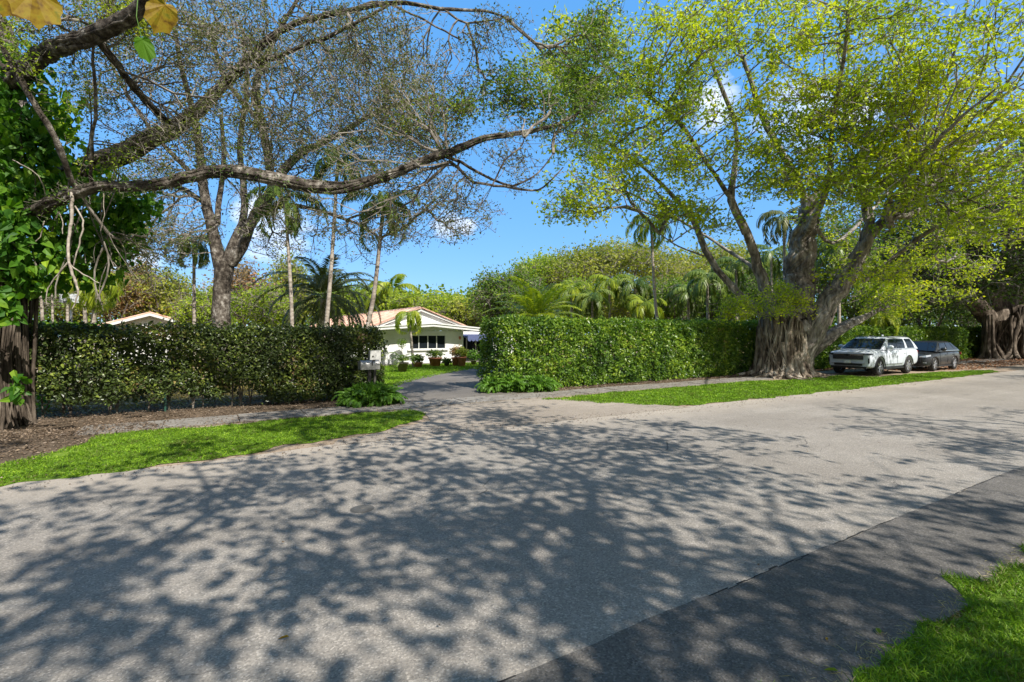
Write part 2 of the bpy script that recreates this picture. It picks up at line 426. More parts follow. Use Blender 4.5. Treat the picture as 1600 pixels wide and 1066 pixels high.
M['soil'] = soil_mat('soil', [(.04, .03, .02), (.09, .068, .046), (.16, .12, .085), (.27, .21, .15)])
M['sand'] = soil_mat('sandy_soil', [(.16, .12, .08), (.26, .2, .14), (.36, .28, .21), (.42, .34, .26)])
M['turf'] = soil_mat('turf', [(.05, .09, .015), (.1, .17, .02), (.16, .25, .03), (.24, .3, .06)], 14)
M['lawn'] = soil_mat('lawn', [(.08, .13, .012), (.14, .23, .02), (.22, .32, .03), (.3, .38, .06)], 10)
M['ground'] = soil_mat('garden_ground', [(.06, .05, .025), (.13, .1, .05), (.24, .19, .08), (.36, .3, .13)], 3)
def concrete():
    m, nt, b, out = mat_new('concrete'); p = tex_pos(nt)
    n = noise_t(nt, p, 4, 8, .65); c = ramp(nt, n, [(.13, .118, .1), (.21, .192, .168), (.29, .27, .24)], [.3, .5, .7])
    st = maprange(nt, noise_t(nt, p, .6, 4), .45, .65); c = mixc(nt, math_n(nt, 'MULTIPLY', st, .5), c, (.13, .105, .08))
    nt.links.new(c, b.inputs['Base Color']); b.inputs['Roughness'].default_value = .9; bump(nt, b, noise_t(nt, p, 70, 4), .004); return m
M['concrete'] = concrete()
M['grass'] = leaf_mat('grass_blade', [(.2, .17, .06), (.09, .15, .012), (.12, .24, .012), (.23, .38, .02), (.4, .52, .06)], tr=.3, nsc=1.7, spec=.25, nw=.4, trc=(1.3, 1.4, .5))
M['drygrass'] = leaf_mat('dry_grass_blade', [(.3, .25, .12), (.42, .36, .2)], tr=.2)
M['bark_gray'] = bark_mat('gray_bark', [(.04, .034, .028), (.135, .118, .1), (.3, .27, .235), (.48, .45, .41)])
M['bark_banyan'] = bark_mat('banyan_bark', [(.035, .026, .018), (.145, .11, .082), (.33, .27, .205), (.56, .5, .42)], 5, .2, .06, [.36, .46, .54, .64])
M['bark_brown'] = bark_mat('brown_root_bark', [(.02, .016, .012), (.062, .048, .036), (.14, .112, .086), (.31, .26, .21)], 6, .2, .05, [.36, .46, .54, .66])
M['bark_dark'] = bark_mat('dark_bark', [(.03, .025, .02), (.09, .075, .06), (.2, .17, .14), (.34, .3, .26)])
M['twig'] = bark_mat('twig_bark', [(.075, .064, .052), (.15, .132, .11), (.25, .222, .19), (.37, .335, .29)], 9, .6, .01)
M['bark_limb'] = bark_mat('mottled_limb_bark', [(.025, .02, .016), (.075, .062, .05), (.2, .175, .145), (.5, .47, .42)], 7, .8, .07, [.36, .47, .56, .66])
M['palm_bark'] = bark_mat('palm_bark', [(.12, .1, .08), (.26, .22, .18), (.42, .37, .31), (.5, .45, .4)], 4, 3.0, .01)
M['leaf_bright'] = leaf_mat('bright_ficus_leaf', [(.05, .11, .014), (.18, .28, .018), (.37, .47, .02), (.65, .68, .033), (.62, .53, .07)], tr=.42, nsc=.35, nw=.3, trc=(1.5, 1.5, .5))
M['leaf_brown'] = leaf_mat('sparse_leaf', [(.045, .06, .025), (.095, .12, .035), (.18, .22, .045), (.27, .23, .07)], tr=.33, nsc=.5, trc=(1.3, 1.2, .6))
M['leaf_dark'] = leaf_mat('dark_ficus_leaf', [(.02, .045, .012), (.05, .1, .018), (.11, .18, .025), (.3, .36, .035)], tr=.35, nsc=.7)
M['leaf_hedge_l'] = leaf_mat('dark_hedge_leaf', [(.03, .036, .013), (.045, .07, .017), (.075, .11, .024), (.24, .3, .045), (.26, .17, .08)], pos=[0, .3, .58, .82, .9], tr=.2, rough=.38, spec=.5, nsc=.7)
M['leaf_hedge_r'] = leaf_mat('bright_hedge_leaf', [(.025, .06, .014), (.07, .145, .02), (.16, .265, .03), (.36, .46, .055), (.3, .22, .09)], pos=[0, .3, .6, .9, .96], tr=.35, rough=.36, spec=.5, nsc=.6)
M['leaf_vine'] = leaf_mat('vine_leaf', [(.02, .07, .01), (.05, .15, .015), (.12, .26, .02), (.36, .5, .04)], tr=.45, rough=.5, spec=.3, nsc=.8)
M['leaf_yellow'] = leaf_mat('yellow_leaf', [(.12, .06, .012), (.3, .19, .015), (.36, .26, .02), (.2, .2, .02)], tr=.4, trc=(1.2, 1.0, .3), nsc=9, nw=.9)
M['leaf_yg'] = leaf_mat('yellow_green_leaf', [(.06, .11, .012), (.18, .27, .02), (.36, .44, .035), (.54, .54, .06)], tr=.45, nsc=.6, nw=.35)
M['leaf_mid'] = leaf_mat('mid_green_leaf', [(.035, .08, .014), (.09, .17, .022), (.18, .27, .03), (.34, .4, .06)], tr=.4, nsc=.6, nw=.3)
M['leaf_red'] = leaf_mat('russet_leaf', [(.14, .14, .04), (.25, .2, .08), (.38, .24, .12), (.5, .22, .15)], tr=.4, nsc=.6, nw=.4, trc=(1.3, 1.1, .6))
M['leaf_olive'] = leaf_mat('olive_leaf', [(.08, .11, .02), (.19, .24, .03), (.34, .36, .05), (.46, .4, .1)], tr=.4, nsc=.35, nw=.45)
M['frond'] = leaf_mat('palm_frond', [(.03, .06, .014), (.07, .12, .02), (.14, .2, .035), (.3, .34, .06)], tr=.3, rough=.4, nsc=.5)
M['frond_y'] = leaf_mat('yellow_palm_frond', [(.08, .13, .015), (.18, .25, .02), (.33, .38, .03), (.5, .46, .08)], tr=.4, rough=.4, nsc=.5)
M['frond_g'] = leaf_mat('gray_green_frond', [(.035, .045, .02), (.075, .09, .03), (.15, .16, .055), (.28, .27, .1)], tr=.3, rough=.45, nsc=.5)
M['fern'] = leaf_mat('fern_leaf', [(.03, .075, .01), (.065, .15, .016), (.12, .25, .025), (.24, .4, .05)], tr=.35, nsc=2.)
M['litter'] = leaf_mat('fallen_leaf_litter', [(.05, .035, .024), (.11, .078, .052), (.2, .145, .098), (.36, .28, .2)], tr=.05, nsc=.8, trc=(1, 1, 1))
M['litter_y'] = leaf_mat('yellowish_leaf_litter', [(.14, .1, .03), (.3, .24, .06), (.45, .4, .12)], tr=.1)
M['litter_red'] = leaf_mat('russet_leaf_litter', [(.16, .07, .03), (.26, .12, .05), (.4, .2, .09)], tr=.05, trc=(1, 1, 1))
M['shaft'] = plain('palm_crownshaft', (.16, .24, .05), .4)

# ------------------------------------------------------------------ ground
BIG = 300
sheet('ground', [(-BIG, -BIG), (BIG, -BIG), (BIG, BIG), (-BIG, BIG)], -.012, M['ground'])
sheet('soil_verge', jag([(-40, 8.2), (120, 8.2), (120, 19.0), (-40, 19.0)], 1.0, .2), -.006, M['sand'])
sheet('mulch_bed', jag([(-30, 9.8), (-3.3, 9.8), (-2.3, 11.2), (-1.6, 13.3), (4.0, 14.2), (5.4, 14.6), (5.0, 18.6), (-30, 18.8)], .4, .25), 0.0, M['soil'])
sheet('mulch_bed', jag([(9.2, 14.5), (24, 14.6), (90, 14.4), (90, 17.8), (9.0, 17.8)], .5, .15), 0.0, M['soil'])
sheet('road', jag([(-60, 2.55), (140, 2.55), (140, 9.5), (26, 9.42), (11.3, 9.7), (9.2, 9.9), (4.5, 10.0), (2.5, 9.9), (0, 9.62), (-60, 9.3)], .35, .06), .004, M['road'])
sheet('new_asphalt_strip', jag([(-60, 1.5), (140, 1.5), (140, 2.62), (-60, 2.62)], .14, .03), .012, M['strip'])
APR = [(4.2, 9.7), (11.7, 9.55), (9.6, 12.9), (9.6, 13.35), (4.55, 13.35), (4.9, 12.6), (4.6, 11.3), (3.3, 10.6), (2.2, 10.2), (2.0, 9.7)]
sheet('driveway_apron', jag(APR, .25, .07, 3), .009, M['apron'])
DRV = [(5.0, 14.5), (10.0, 14.5), (10.3, 17), (12.5, 21), (17.5, 25), (22, 29.5), (21.5, 31.2), (17.5, 30.0), (13.2, 26.8), (9.5, 23.6), (6.8, 20.6), (5.35, 17.6)]
sheet('driveway', jag(DRV, .4, .06), .010, M['drive'])
sheet('garden_lawn', jag([(5.6, 17.6), (6.8, 20.2), (9.5, 23.2), (13.2, 26.4), (17.5, 29.6), (24, 31), (24, 33), (6.2, 33), (5.4, 26), (5.0, 20), (4.9, 18.5)], .5, .1), .002, M['lawn'])
# sidewalk slabs
sw = MB()
def slab_run(x0, x1):
    x = x0
    while x < x1 - .1:
        w = min(1.5, x1 - x); h = .03 + .008 * math.sin(x * 3.1)
        sw.box((x + w / 2, 13.98, h / 2 + .001), (w - .018, 1.18, h), rz=.002 * math.sin(x * 5)); x += w
slab_run(-2.3, 22.3); slab_run(27.2, 60)
mb = MB(); xs_ = np.arange(-12, 60, .12)
for i, x in enumerate(xs_):
    if mnoise.noise(Vector((x * .6, 4, 0))) > .02: y = 2.62 + .03 * mnoise.noise(Vector((x * 5, 0, 0))); mb.box((x, y, .0125), (.122, .006 + .01 * rng.random(), .002), r=.1)
M['crack'] = plain('crack_dark', (.02, .019, .018), .95)
o = mb.build('road_seam', M['crack']); o['kind'] = 'structure'
o = sw.build('sidewalk', M['concrete']); o['kind'] = 'structure'

def grass(name, poly, dens, L, wd, label, jg=.2, mask=.0, z=.004, mat=None, short=None, turf=True, tz=.006):
    pj = jag(poly, .2, jg, 2.2)
    if turf: sheet('turf', pj, tz, M['turf'])
    pa = np.array(pj); lo, hi = pa.min(0), pa.max(0)
    n = int((hi - lo).prod() * dens); P = rng.random((n, 2)) * (hi - lo) + lo
    P = P[pip(P, pj)]
    if mask:
        v = nz(P, 1.1, 5) * .6 + nz(P, 4, 9) * .4; P = P[v > -mask + rng.random(len(P)) * .12]
    hm = 1 + .35 * nz(P, 2.3, 1)
    n = len(P); B = np.column_stack([P, np.full(n, z)])
    d = rdir(n, 1.0, .5); d[:, 2] = np.abs(d[:, 2]); lean = np.array([.25, .1, 0]); d = unit(d + lean)
    s_ = (.6 + rng.random(n) * .8) * hm
    a = rng.random(n) * 6.283; nr = np.stack([np.cos(a), np.sin(a), np.full(n, .4)], 1)
    mb = MB(); leaves(mb, B, L * s_, np.full(n, wd), d=d, nrm=nr, fold=.1, curl=.45)
    o = mb.build(name, mat or M['grass']); tag(o, label, 'grass', kind='stuff'); return o
LG = [(-9, 9.5), (-2.4, 9.55), (-.2, 9.7), (1.7, 10.35), (3.3, 10.7), (4.4, 11.5), (4.9, 12.2), (4.75, 13.1), (3.6, 13.3), (1.1, 13.28), (-1.9, 13.2), (-2.1, 12.2), (-2.8, 11.1), (-4.5, 10.9), (-9, 10.9)]
grass('grass', LG, 1900, .05, .013, 'bright green grass strip between the road and the pavement left of the driveway', mask=.42)
RG = [(9.1, 13.1), (10.2, 11.4), (11.4, 9.85), (16, 9.6), (22, 9.45), (30, 9.45), (36, 9.55), (37.5, 10.2), (33, 11.2), (27, 11.5), (26.4, 12.9), (24.5, 12.6), (22.3, 12.7), (20, 13.3), (14, 13.3)]
grass('grass', RG, 950, .055, .022, 'bright green grass verge in front of the large banyan and the parked cars', mask=.5)
NG = [(2.2, 1.56), (5, 1.62), (9, 1.6), (14, 1.6), (14, -.5), (1.8, -.5)]
grass('grass', NG, 5200, .06, .0075, 'lush near grass along the dark asphalt strip in the lower right corner', jg=.3, mask=.55, tz=.017, z=.015)
grass('grass', [(6.0, 18.2), (6.9, 20.0), (9.6, 23.0), (13.3, 26.2), (17.5, 29.4), (23, 30.8), (23, 31.6), (8, 31.6), (4.5, 24), (4.9, 18.3)], 200, .07, .04, 'sunlit lawn in front of the white house beside the driveway', jg=.1, turf=False)
# dry straw at the grass edge near the camera
mb = MB(); n = 1500; x = 2.4 + rng.random(n) * 8; y = 1.55 + rng.normal(size=n) * .06 + .13 * np.array([mnoise.noise(Vector((a * 1.2, 3, 0))) for a in x])
leaves(mb, np.column_stack([x, y, np.full(n, .016)]), .05 + rng.random(n) * .05, .005, d=rdir(n, .1, .3), r=rng.random(n)); tag(mb.build('dry_grass', M['drygrass']), 'thin line of dry straw along the near edge of the dark asphalt', 'dry grass', kind='stuff')

def litter(poly, n, L, mat, label, z=.008, cl=.0):
    pa = np.array(poly); lo, hi = pa.min(0), pa.max(0); P = rng.random((n * 3, 2)) * (hi - lo) + lo; P = P[pip(P, poly)]
    if cl: v = nz(P, .8, 2) * .6 + nz(P, 3, 4) * .4; P = P[v > cl + rng.normal(size=len(P)) * .12]
    P = P[:n]; n = len(P); a = rng.random(n) * 6.283
    d = unit(np.stack([np.cos(a), np.sin(a), rng.normal(size=n) * .2], 1)); nr = rdir(n, 2.2, .5)
    mb = MB(); leaves(mb, np.column_stack([P, z + rng.random(n) * .02]), L * (.5 + rng.random(n)), L * .5 * (.6 + rng.random(n) * .8), d=d, nrm=nr, fold=.3, curl=.1)
    return tag(mb.build('leaf_litter', mat), label, 'leaf litter', kind='stuff')
litter([(-14, 10.0), (-3.2, 10.0), (-2.2, 11.4), (-1.7, 13.2), (4.3, 13.4), (5.3, 15.2), (5, 18.5), (-14, 18.8)], 30000, .055, M['litter'], 'brown fallen leaves and mulch under the dark left hedge and round the vine covered trunk', z=.006)
litter([(-9, 17.3), (4.6, 17.3), (4.6, 22), (-9, 24)], 9000, .09, M['litter_y'], 'yellowish fallen leaves on the garden ground behind the dark left hedge')
litter([(9.3, 14.6), (23, 14.7), (23, 16.2), (9.3, 16.2)], 7000, .06, M['litter'], 'brown fallen leaves along the foot of the bright right hedge')
litter([(37, 10.8), (80, 11.5), (80, 16), (34, 16), (28, 15)], 9000, .12, M['litter_red'], 'russet carpet of fallen leaves around the farthest banyan')
litter([(-8, 9.0), (5, 9.2), (12, 8.9), (30, 8.9), (30, 9.6), (11, 9.8), (4, 10.6), (-8, 9.6)], 2200, .035, M['litter'], 'fine scattered leaf debris along the far edge of the road', z=.009, cl=.0)
litter([(-6, 12.9), (22, 13.3), (22, 14.6), (-6, 14.6)], 1300, .05, M['litter'], 'dry leaves scattered on the concrete pavement', z=.04)
litter([(-8, 13.2), (-.6, 13.3), (-1.2, 14.5), (-8, 14.6)], 2600, .06, M['litter'], 'brown leaves burying the left end of the pavement', z=.03)
litter([(-3, 2.7), (14, 2.7), (14, 9), (-6, 9)], 110, .03, M['litter'], 'tiny dead leaves scattered on the open road', z=.01)
#@@PART2
# ------------------------------------------------------------------ trees
def fluted(mb, c, R0, R1, H, flare=.7, n=64, m=26, lean=(0, 0), seed=0):
    """a ribbed banyan trunk"""
    V = []; f = []
    for i in range(m):
        z = H * (i / (m - 1)) ** 1.1; t = z / H
        for j in range(n):
            a = 2 * math.pi * j / n
            rb = abs(mnoise.noise(Vector((math.cos(a) * 3.2, math.sin(a) * 3.2, z * .22 + seed))))
            rb2 = abs(mnoise.noise(Vector((math.cos(a) * 8, math.sin(a) * 8, z * .35 + seed + 7))))
            lobes = mnoise.noise(Vector((math.cos(a) * 1.3, math.sin(a) * 1.3, seed)))
            r = (R0 * (1 - t) + R1 * t) * (1 - .42 * rb - .2 * rb2 + .22 * lobes) + flare * math.exp(-z / .38) * (.35 + 1.1 * max(0, .5 - rb * 1.6))
            V.append((c[0] + math.cos(a) * r + lean[0] * t, c[1] + math.sin(a) * r + lean[1] * t, z - .03))
    for i in range(m - 1):
        for j in range(n): f.append((i * n + j, i * n + (j + 1) % n, (i + 1) * n + (j + 1) % n, (i + 1) * n + j))
    k = len(V); V.append((c[0] + lean[0], c[1] + lean[1], H + R1 * .25))
    mb.add(V, f); b = k - n; mb.add(V[b:k] + [V[k]], [(j, (j + 1) % n, n) for j in range(n)])
def strands(mb, c, R0, R1, H, n, r0=(.05, .14), flare=.6, a0=0, a1=2 * math.pi):
    """aerial roots grown down round the trunk"""
    for i in range(n):
        a = a0 + (a1 - a0) * rng.random(); top = H * (.55 + .45 * rng.random()); pts = []; rr = []
        r = r0[0] + (r0[1] - r0[0]) * rng.random() ** 2; w = rng.normal() * .35; ph = rng.random() * 6
        for k in range(11):
            t = k / 10; z = top * (1 - t) ** 1.15
            Rz = (R0 * (1 - z / H) + R1 * z / H) * 1.0 + flare * math.exp(-z / .3) * (.4 + .5 * math.sin(ph) ** 2)
            aa = a + w * t + .12 * math.sin(ph + 5 * t)
            pts.append((c[0] + math.cos(aa) * Rz, c[1] + math.sin(aa) * Rz, z + .01)); rr.append(r * (.6 + .5 * t))
        mb.tube(pts, rr, 6, cap=False, rough=.2)
def limb(mb, pts, rad, k=10, ropes=0, step=.35, wob=.02, rough=.1):
    P, Rr = resample(pts, rad, step); P = P + rng.normal(size=P.shape) * (wob * Rr[:, None] * 4)
    mb.tube(P, Rr, k, rough=rough)
    for i in range(ropes):
        a = rng.random() * 6.28; w = rng.normal() * .12; s0 = int(rng.random() * len(P) * .4); s1 = int(len(P) * (.6 + .4 * rng.random()))
        if s1 - s0 < 4: continue
        q = []
        for k2 in range(s0, s1):
            t = unit((P[min(k2 + 1, len(P) - 1)] - P[k2 - 1 if k2 else 0])[None])[0]; u = np.cross(t, (0.1, .2, 1)); u /= np.linalg.norm(u); v = np.cross(t, u)
            aa = a + w * (k2 - s0); q.append(P[k2] + (u * math.cos(aa) + v * math.sin(aa)) * Rr[k2] * .95)
        q = np.array(q); r = (.16 + .2 * rng.random()) * Rr[s0:s1]
        mb.tube(q, r, 5, rough=.2)
    return P, Rr
def pxl(lst):
    """[(px, py, D, radius in photo px)] -> points, radii in metres"""
    return [at(a, b, D) for a, b, D, r in lst], [r * D / F for a, b, D, r in lst]
def roots_of(Ls, zmin=2.5, r0=.0):
    R_, pl = [], []
    for P, Rr in Ls:
        s = np.concatenate([[0], np.cumsum(np.linalg.norm(np.diff(P, axis=0), axis=1))]); m = (P[:, 2] > zmin)
        R_.append(P[m]); pl.append(s[m] * .35)
    return np.vstack(R_), np.concatenate(pl)
def B(px, py, D, rx, ry, rd, w):
    """crown blob: centre and radii in photo pixels across and up, depth radius in metres"""
    s = D / F; c = at(px, py, D)
    return (c, (math.hypot(rx * s * CA, rd * SA), math.hypot(rx * s * SA, rd * CA), ry * s), w)

def clumps(blobs, ncl, per, r=(.7, .7, .28)):
    c = blob_points(blobs, ncl); s = .6 + rng.random(ncl) * .8
    return np.repeat(c, per, 0) + rng.normal(size=(ncl * per, 3)) * np.array(r) * np.repeat(s, per)[:, None] * .62

rng = np.random.default_rng(101)
# ---- the large banyan by the road
bc = at(1226, 588, 24.6); bc[2] = 0
T = empty('banyan_tree', bc, 'largest banyan tree with a ribbed trunk standing left of the parked white car', 'tree')
tr = MB()
tc = (bc[0] - .12, bc[1] + .1)
fluted(tr, tc, 1.2, .92, 2.9, .5, seed=3, n=110, m=36)
strands(tr, tc, 1.14, .98, 2.95, 60, (.03, .16), .5); strands(tr, tc, 1.19, 1.02, 2.8, 120, (.012, .05), .52)
tb_, tr = tr, MB()
Ls = []
D0 = 24.6
LI = [
 ([(1238, 560, D0 + .2, 46), (1243, 520, D0, 44), (1245, 470, D0, 40), (1248, 420, D0, 36), (1256, 380, D0, 29), (1262, 340, D0, 25), (1264, 315, D0, 22)], 14, 26),
 ([(1263, 322, D0, 14), (1290, 292, D0 - .4, 10), (1318, 278, D0 - .8, 8), (1350, 240, D0 - 1, 7), (1400, 180, D0 - 1.5, 5), (1450, 120, D0 - 2, 3)], 8, 3),
 ([(1262, 325, D0, 13), (1240, 270, D0 - .3, 9), (1200, 200, D0 - 1, 8), (1175, 130, D0 - 1.5, 6), (1150, 60, D0 - 2, 5), (1130, -30, D0 - 2, 3)], 8, 2),
 ([(1215, 560, D0 + .3, 22), (1210, 500, D0 + .3, 20), (1196, 450, D0 + .4, 16), (1178, 400, D0 + .4, 12), (1160, 350, D0, 11), (1143, 312, D0 - .3, 10), (1146, 270, D0 - .5, 8), (1150, 200, D0 - 1, 6), (1120, 120, D0 - 2, 5), (1090, 40, D0 - 2.5, 4)], 8, 4),
 ([(1143, 312, D0 - .3, 8), (1115, 270, D0 - 1, 6), (1060, 190, D0 - 2.2, 6), (1000, 140, D0 - 3, 5), (950, 105, D0 - 4, 3)], 7, 1),
 ([(1215, 550, D0 + .5, 16), (1200, 500, D0 + .5, 14), (1152, 458, D0 + 1, 10), (1120, 420, D0 + 1, 9), (1103, 392, D0 + 1, 9), (1084, 345, D0 + .6, 8), (1062, 318, D0, 7), (1020, 275, D0 - 1, 5), (960, 230, D0 - 2, 4), (905, 205, D0 - 3, 3)], 8, 2),
 ([(1100, 400, D0 + 1, 3), (1060, 385, D0, 2.2), (1030, 365, D0 - 1, 2)], 5, 0),
 ([(1240, 600, D0 + .2, 34), (1258, 545, D0 - .2, 31), (1292, 480, D0 - .6, 26), (1322, 435, D0 - .8, 22), (1345, 395, D0 - 1, 19), (1358, 355, D0 - 1, 13), (1352, 300, D0 - 1, 10), (1352, 240, D0 - 1.2, 7), (1365, 160, D0 - 2, 5)], 12, 18),
 ([(1338, 400, D0 - 1, 16), (1380, 345, D0 - 1.4, 13), (1425, 305, D0 - 2, 10), (1480, 280, D0 - 2.6, 8), (1540, 245, D0 - 3, 6), (1620, 190, D0 - 4, 5), (1700, 140, D0 - 5, 3)], 9, 10),
 ([(1350, 440, D0 - 1, 6), (1400, 400, D0 - 1.4, 6), (1450, 362, D0 - 2, 6), (1520, 330, D0 - 3, 5), (1600, 308, D0 - 4, 4), (1680, 290, D0 - 5, 3)], 6, 1),
 ([(1235, 592, D0 + .4, 26), (1268, 550, D0 + .2, 24), (1305, 520, D0 + .2, 16), (1340, 500, D0 + .8, 11), (1372, 486, D0 + 1.6, 6), (1400, 474, D0 + 2.4, 3)], 9, 5),
 ([(1440, 300, D0 - 3, 6), (1500, 230, D0 - 4, 5), (1560, 150, D0 - 5, 4), (1620, 60, D0 - 6, 3)], 6, 1),
 ([(1480, 350, D0 - 2, 5), (1540, 290, D0 - 3, 4.5), (1610, 230, D0 - 4, 4), (1690, 150, D0 - 5, 3)], 6, 1),
 ([(1400, 325, D0 - 1.5, 6), (1420, 250, D0 - 2, 5), (1470, 150, D0 - 3, 4), (1500, 50, D0 - 4, 3), (1520, -30, D0 - 4, 2)], 6, 1),
 ([(1352, 260, D0 - 1, 6), (1390, 200, D0 - 1.6, 5), (1400, 110, D0 - 2.5, 4), (1430, 10, D0 - 3, 3)], 6, 1),
 ([(1425, 305, D0 - 2, 7), (1450, 250, D0 - 3, 5), (1500, 180, D0 - 4, 4), (1540, 100, D0 - 5, 3)], 6, 1),
 ([(1262, 330, D0, 8), (1300, 380, D0 + 1, 5), (1360, 330, D0 + 3, 5), (1430, 250, D0 + 5, 4), (1500, 160, D0 + 6, 3)], 6, 0),
 ([(1180, 420, D0 + 1, 6), (1120, 380, D0 + 3, 4), (1040, 330, D0 + 5, 4), (980, 300, D0 + 6, 3)], 6, 0),
 ([(1256, 370, D0, 12), (1290, 300, D0 - 3, 8), (1300, 200, D0 - 5, 6), (1320, 80, D0 - 7, 5), (1330, -40, D0 - 8, 4)], 7, 1),
]
for l, k, ro in LI:
    P, Rr = pxl(l); Rr = [q * .51 for q in Rr]; Ls.append(limb(tr, P, Rr, k, ropes=ro, step=.3 if ro > 8 else .5, wob=.035))
for i in range(16):   # long pale branches fanning out to the right
    x0, y0 = ((1425, 305), (1380, 345), (1352, 300), (1318, 278))[i % 4]; a = R(12 + 62 * rng.random()); Lp = 170 + 130 * rng.random(); dD = rng.normal() * 2.5 - 2
    q = [(x0 + Lp * t * math.cos(a * (1 - .25 * t)), y0 - Lp * t * math.sin(a * (1 - .25 * t)), D0 - 2 + dD * t, 4.2 * (1 - t) + 1.4) for t in np.linspace(0, 1, 6)]
    P, Rr = pxl(q); Ls.append(limb(tr, P, Rr, 5, step=.6, wob=.25))
tr.build('limbs', M['bark_gray'], T, smooth=True); tr = tb_
# surface roots spreading from the foot
for i in range(26):
    a = rng.random() * 6.28; r1 = 1.4 + rng.random() * 1.3; pts = [(tc[0] + math.cos(a + .1 * math.sin(t * 4 + i)) * (1.3 + (r1 - 1.3) * t), tc[1] + math.sin(a + .1 * math.sin(t * 4 + i)) * (1.3 + (r1 - 1.3) * t), .2 * (1 - t) ** 2 + .02) for t in np.linspace(0, 1, 7)]
    tr.tube(pts, np.linspace(.13, .03, 7), 6, rough=.2)
tr.build('trunk', M['bark_banyan'], T, smooth=True)
Rt, pl = roots_of(Ls, 4.5)
bl = [B(900, 110, 21, 55, 75, 2.5, 1.5), B(960, 190, 21, 70, 80, 3, 2.0), B(905, 300, 21, 60, 65, 2, 1.3), B(1000, 290, 22, 80, 60, 3, 1.7), B(1060, 90, 20, 100, 100, 3, 1.9), B(1080, 230, 22, 90, 70, 3, 1.4),
      B(1200, 60, 20, 120, 100, 4, 2.0), B(1190, 200, 21, 100, 70, 4, 1.5), B(1230, 270, 20.5, 80, 50, 2, 1.3), B(1360, 60, 19, 130, 100, 4, 2.0), B(1340, 210, 20, 110, 70, 3, 2.0), B(1460, 150, 19, 110, 90, 4, 1.7), B(1430, 260, 20, 100, 50, 3, 1.5),
      B(1560, 60, 18, 100, 110, 4, .9), B(1570, 220, 19, 90, 90, 4, 1.6), B(1520, 340, 20.5, 120, 50, 3, 1.5), B(1280, 360, 26, 70, 50, 2, .4), B(1400, 390, 27, 90, 45, 3, .7), B(1500, 420, 29, 100, 45, 3, .7), B(1370, 425, 23.5, 70, 22, 1.2, .5), B(1380, 300, 20, 120, 50, 2.5, .8), B(1300, 170, 19.5, 90, 60, 3, 1.0), B(1100, 340, 23, 60, 30, 2, .5), B(1650, 330, 20, 80, 100, 3, .8)]
A = np.vstack([clumps(bl, 500, 11, (.75, .75, .2)), blob_points(bl, 900)])
fo, br = MB(), MB()
vr_b = lambda P: np.clip(.45 + .6 * np.array([mnoise.noise(Vector(p * .33)) for p in P]) + .02 * (P[:, 2] - 9), 0, 1)  # higher leaves get lighter tones, sunlight put into the leaf colour
crown_mesh(fo, br, Rt, pl, A, (.165, .095), rtip=.0105, bf=.6, ex=.43, per=13, spread=.19, every=.6, vr=vr_b, rmax=.13, drop=.1, jit=.03)
eP = Ls[10][0][-8:]; c_, r_, _w = B(1395, 462, D0 + 1.5, 55, 26, 1.3, 1); crown_mesh(fo, br, eP, np.zeros(len(eP)), clumps([(c_, r_, 1)], 26, 11, (.6, .6, .2)), (.16, .09), rtip=.009, bf=.4, per=10, spread=.2, every=.6)
# the tuft of shoots on the shoulder of the trunk
tb = [B(1190, 474, D0 - 1.3, 60, 22, .9, 1), B(1150, 484, D0 - 1.2, 28, 15, .6, .4), B(1232, 470, D0 - 1.5, 32, 22, .7, .5), B(1205, 452, D0 - 1.2, 30, 12, .5, .25), B(1135, 470, D0 - 1, 14, 10, .4, .12)]
A2 = clumps(tb, 60, 11, (.3, .3, .2)); crown_mesh(fo, br, np.array([at(1190, 492, D0 - .5), at(1160, 495, D0 - .5), at(1225, 492, D0 - .6), at(1205, 492, D0 - 1)]), np.zeros(4), A2, (.1, .06), rtip=.006, per=9, spread=.1, every=.7, rmax=.03)
br.build('branches', M['bark_gray'], T); fo.build('foliage', M['leaf_bright'], T)

rng = np.random.default_rng(102)
# ---- the farthest banyan on the right
D1 = 41.5; fc = at(1578, 560, D1); fc[2] = 0
T = empty('banyan_tree', fc, 'farther dark banyan at the right edge beyond the parked cars', 'tree')
tr = MB(); fluted(tr, fc, 1.75, 1.4, 4.2, 1.1, seed=9, n=80, m=28); strands(tr, fc, 1.7, 1.5, 4.2, 60, (.06, .18), 1.0)
for (px_, r_) in ((1545, 12), (1615, 16)):
    c2 = at(px_, 560, D1 - 1.5 + rng.random()); fluted(tr, c2, r_ / 19 * .8, r_ / 19 * .6, 3.6, .6, seed=px_, n=48, m=20)
Ls = []
for l in ([(1560, 500, D1, 22), (1550, 455, D1, 14), (1535, 400, D1 - 1, 11), (1480, 345, D1 - 3, 8), (1420, 320, D1 - 5, 5)],
          [(1580, 490, D1, 24), (1592, 440, D1, 18), (1600, 380, D1 - 1, 14), (1610, 300, D1 - 2, 10), (1600, 200, D1 - 4, 6)],
          [(1550, 500, D1, 14), (1510, 460, D1 - 1, 10), (1470, 430, D1 - 2, 8), (1420, 400, D1 - 3, 6), (1370, 390, D1 - 4, 4)],
          [(1590, 480, D1, 16), (1650, 400, D1 - 3, 12), (1700, 320, D1 - 5, 8)], [(1560, 430, D1 - 1, 8), (1575, 380, D1 - 4, 6), (1560, 330, D1 - 8, 5)]):
    P, Rr = pxl(l); Ls.append(limb(tr, P, Rr, 9, ropes=5, step=.6))
tr.build('trunk', M['bark_brown'], T, smooth=True); Rt, pl = roots_of(Ls, 4)
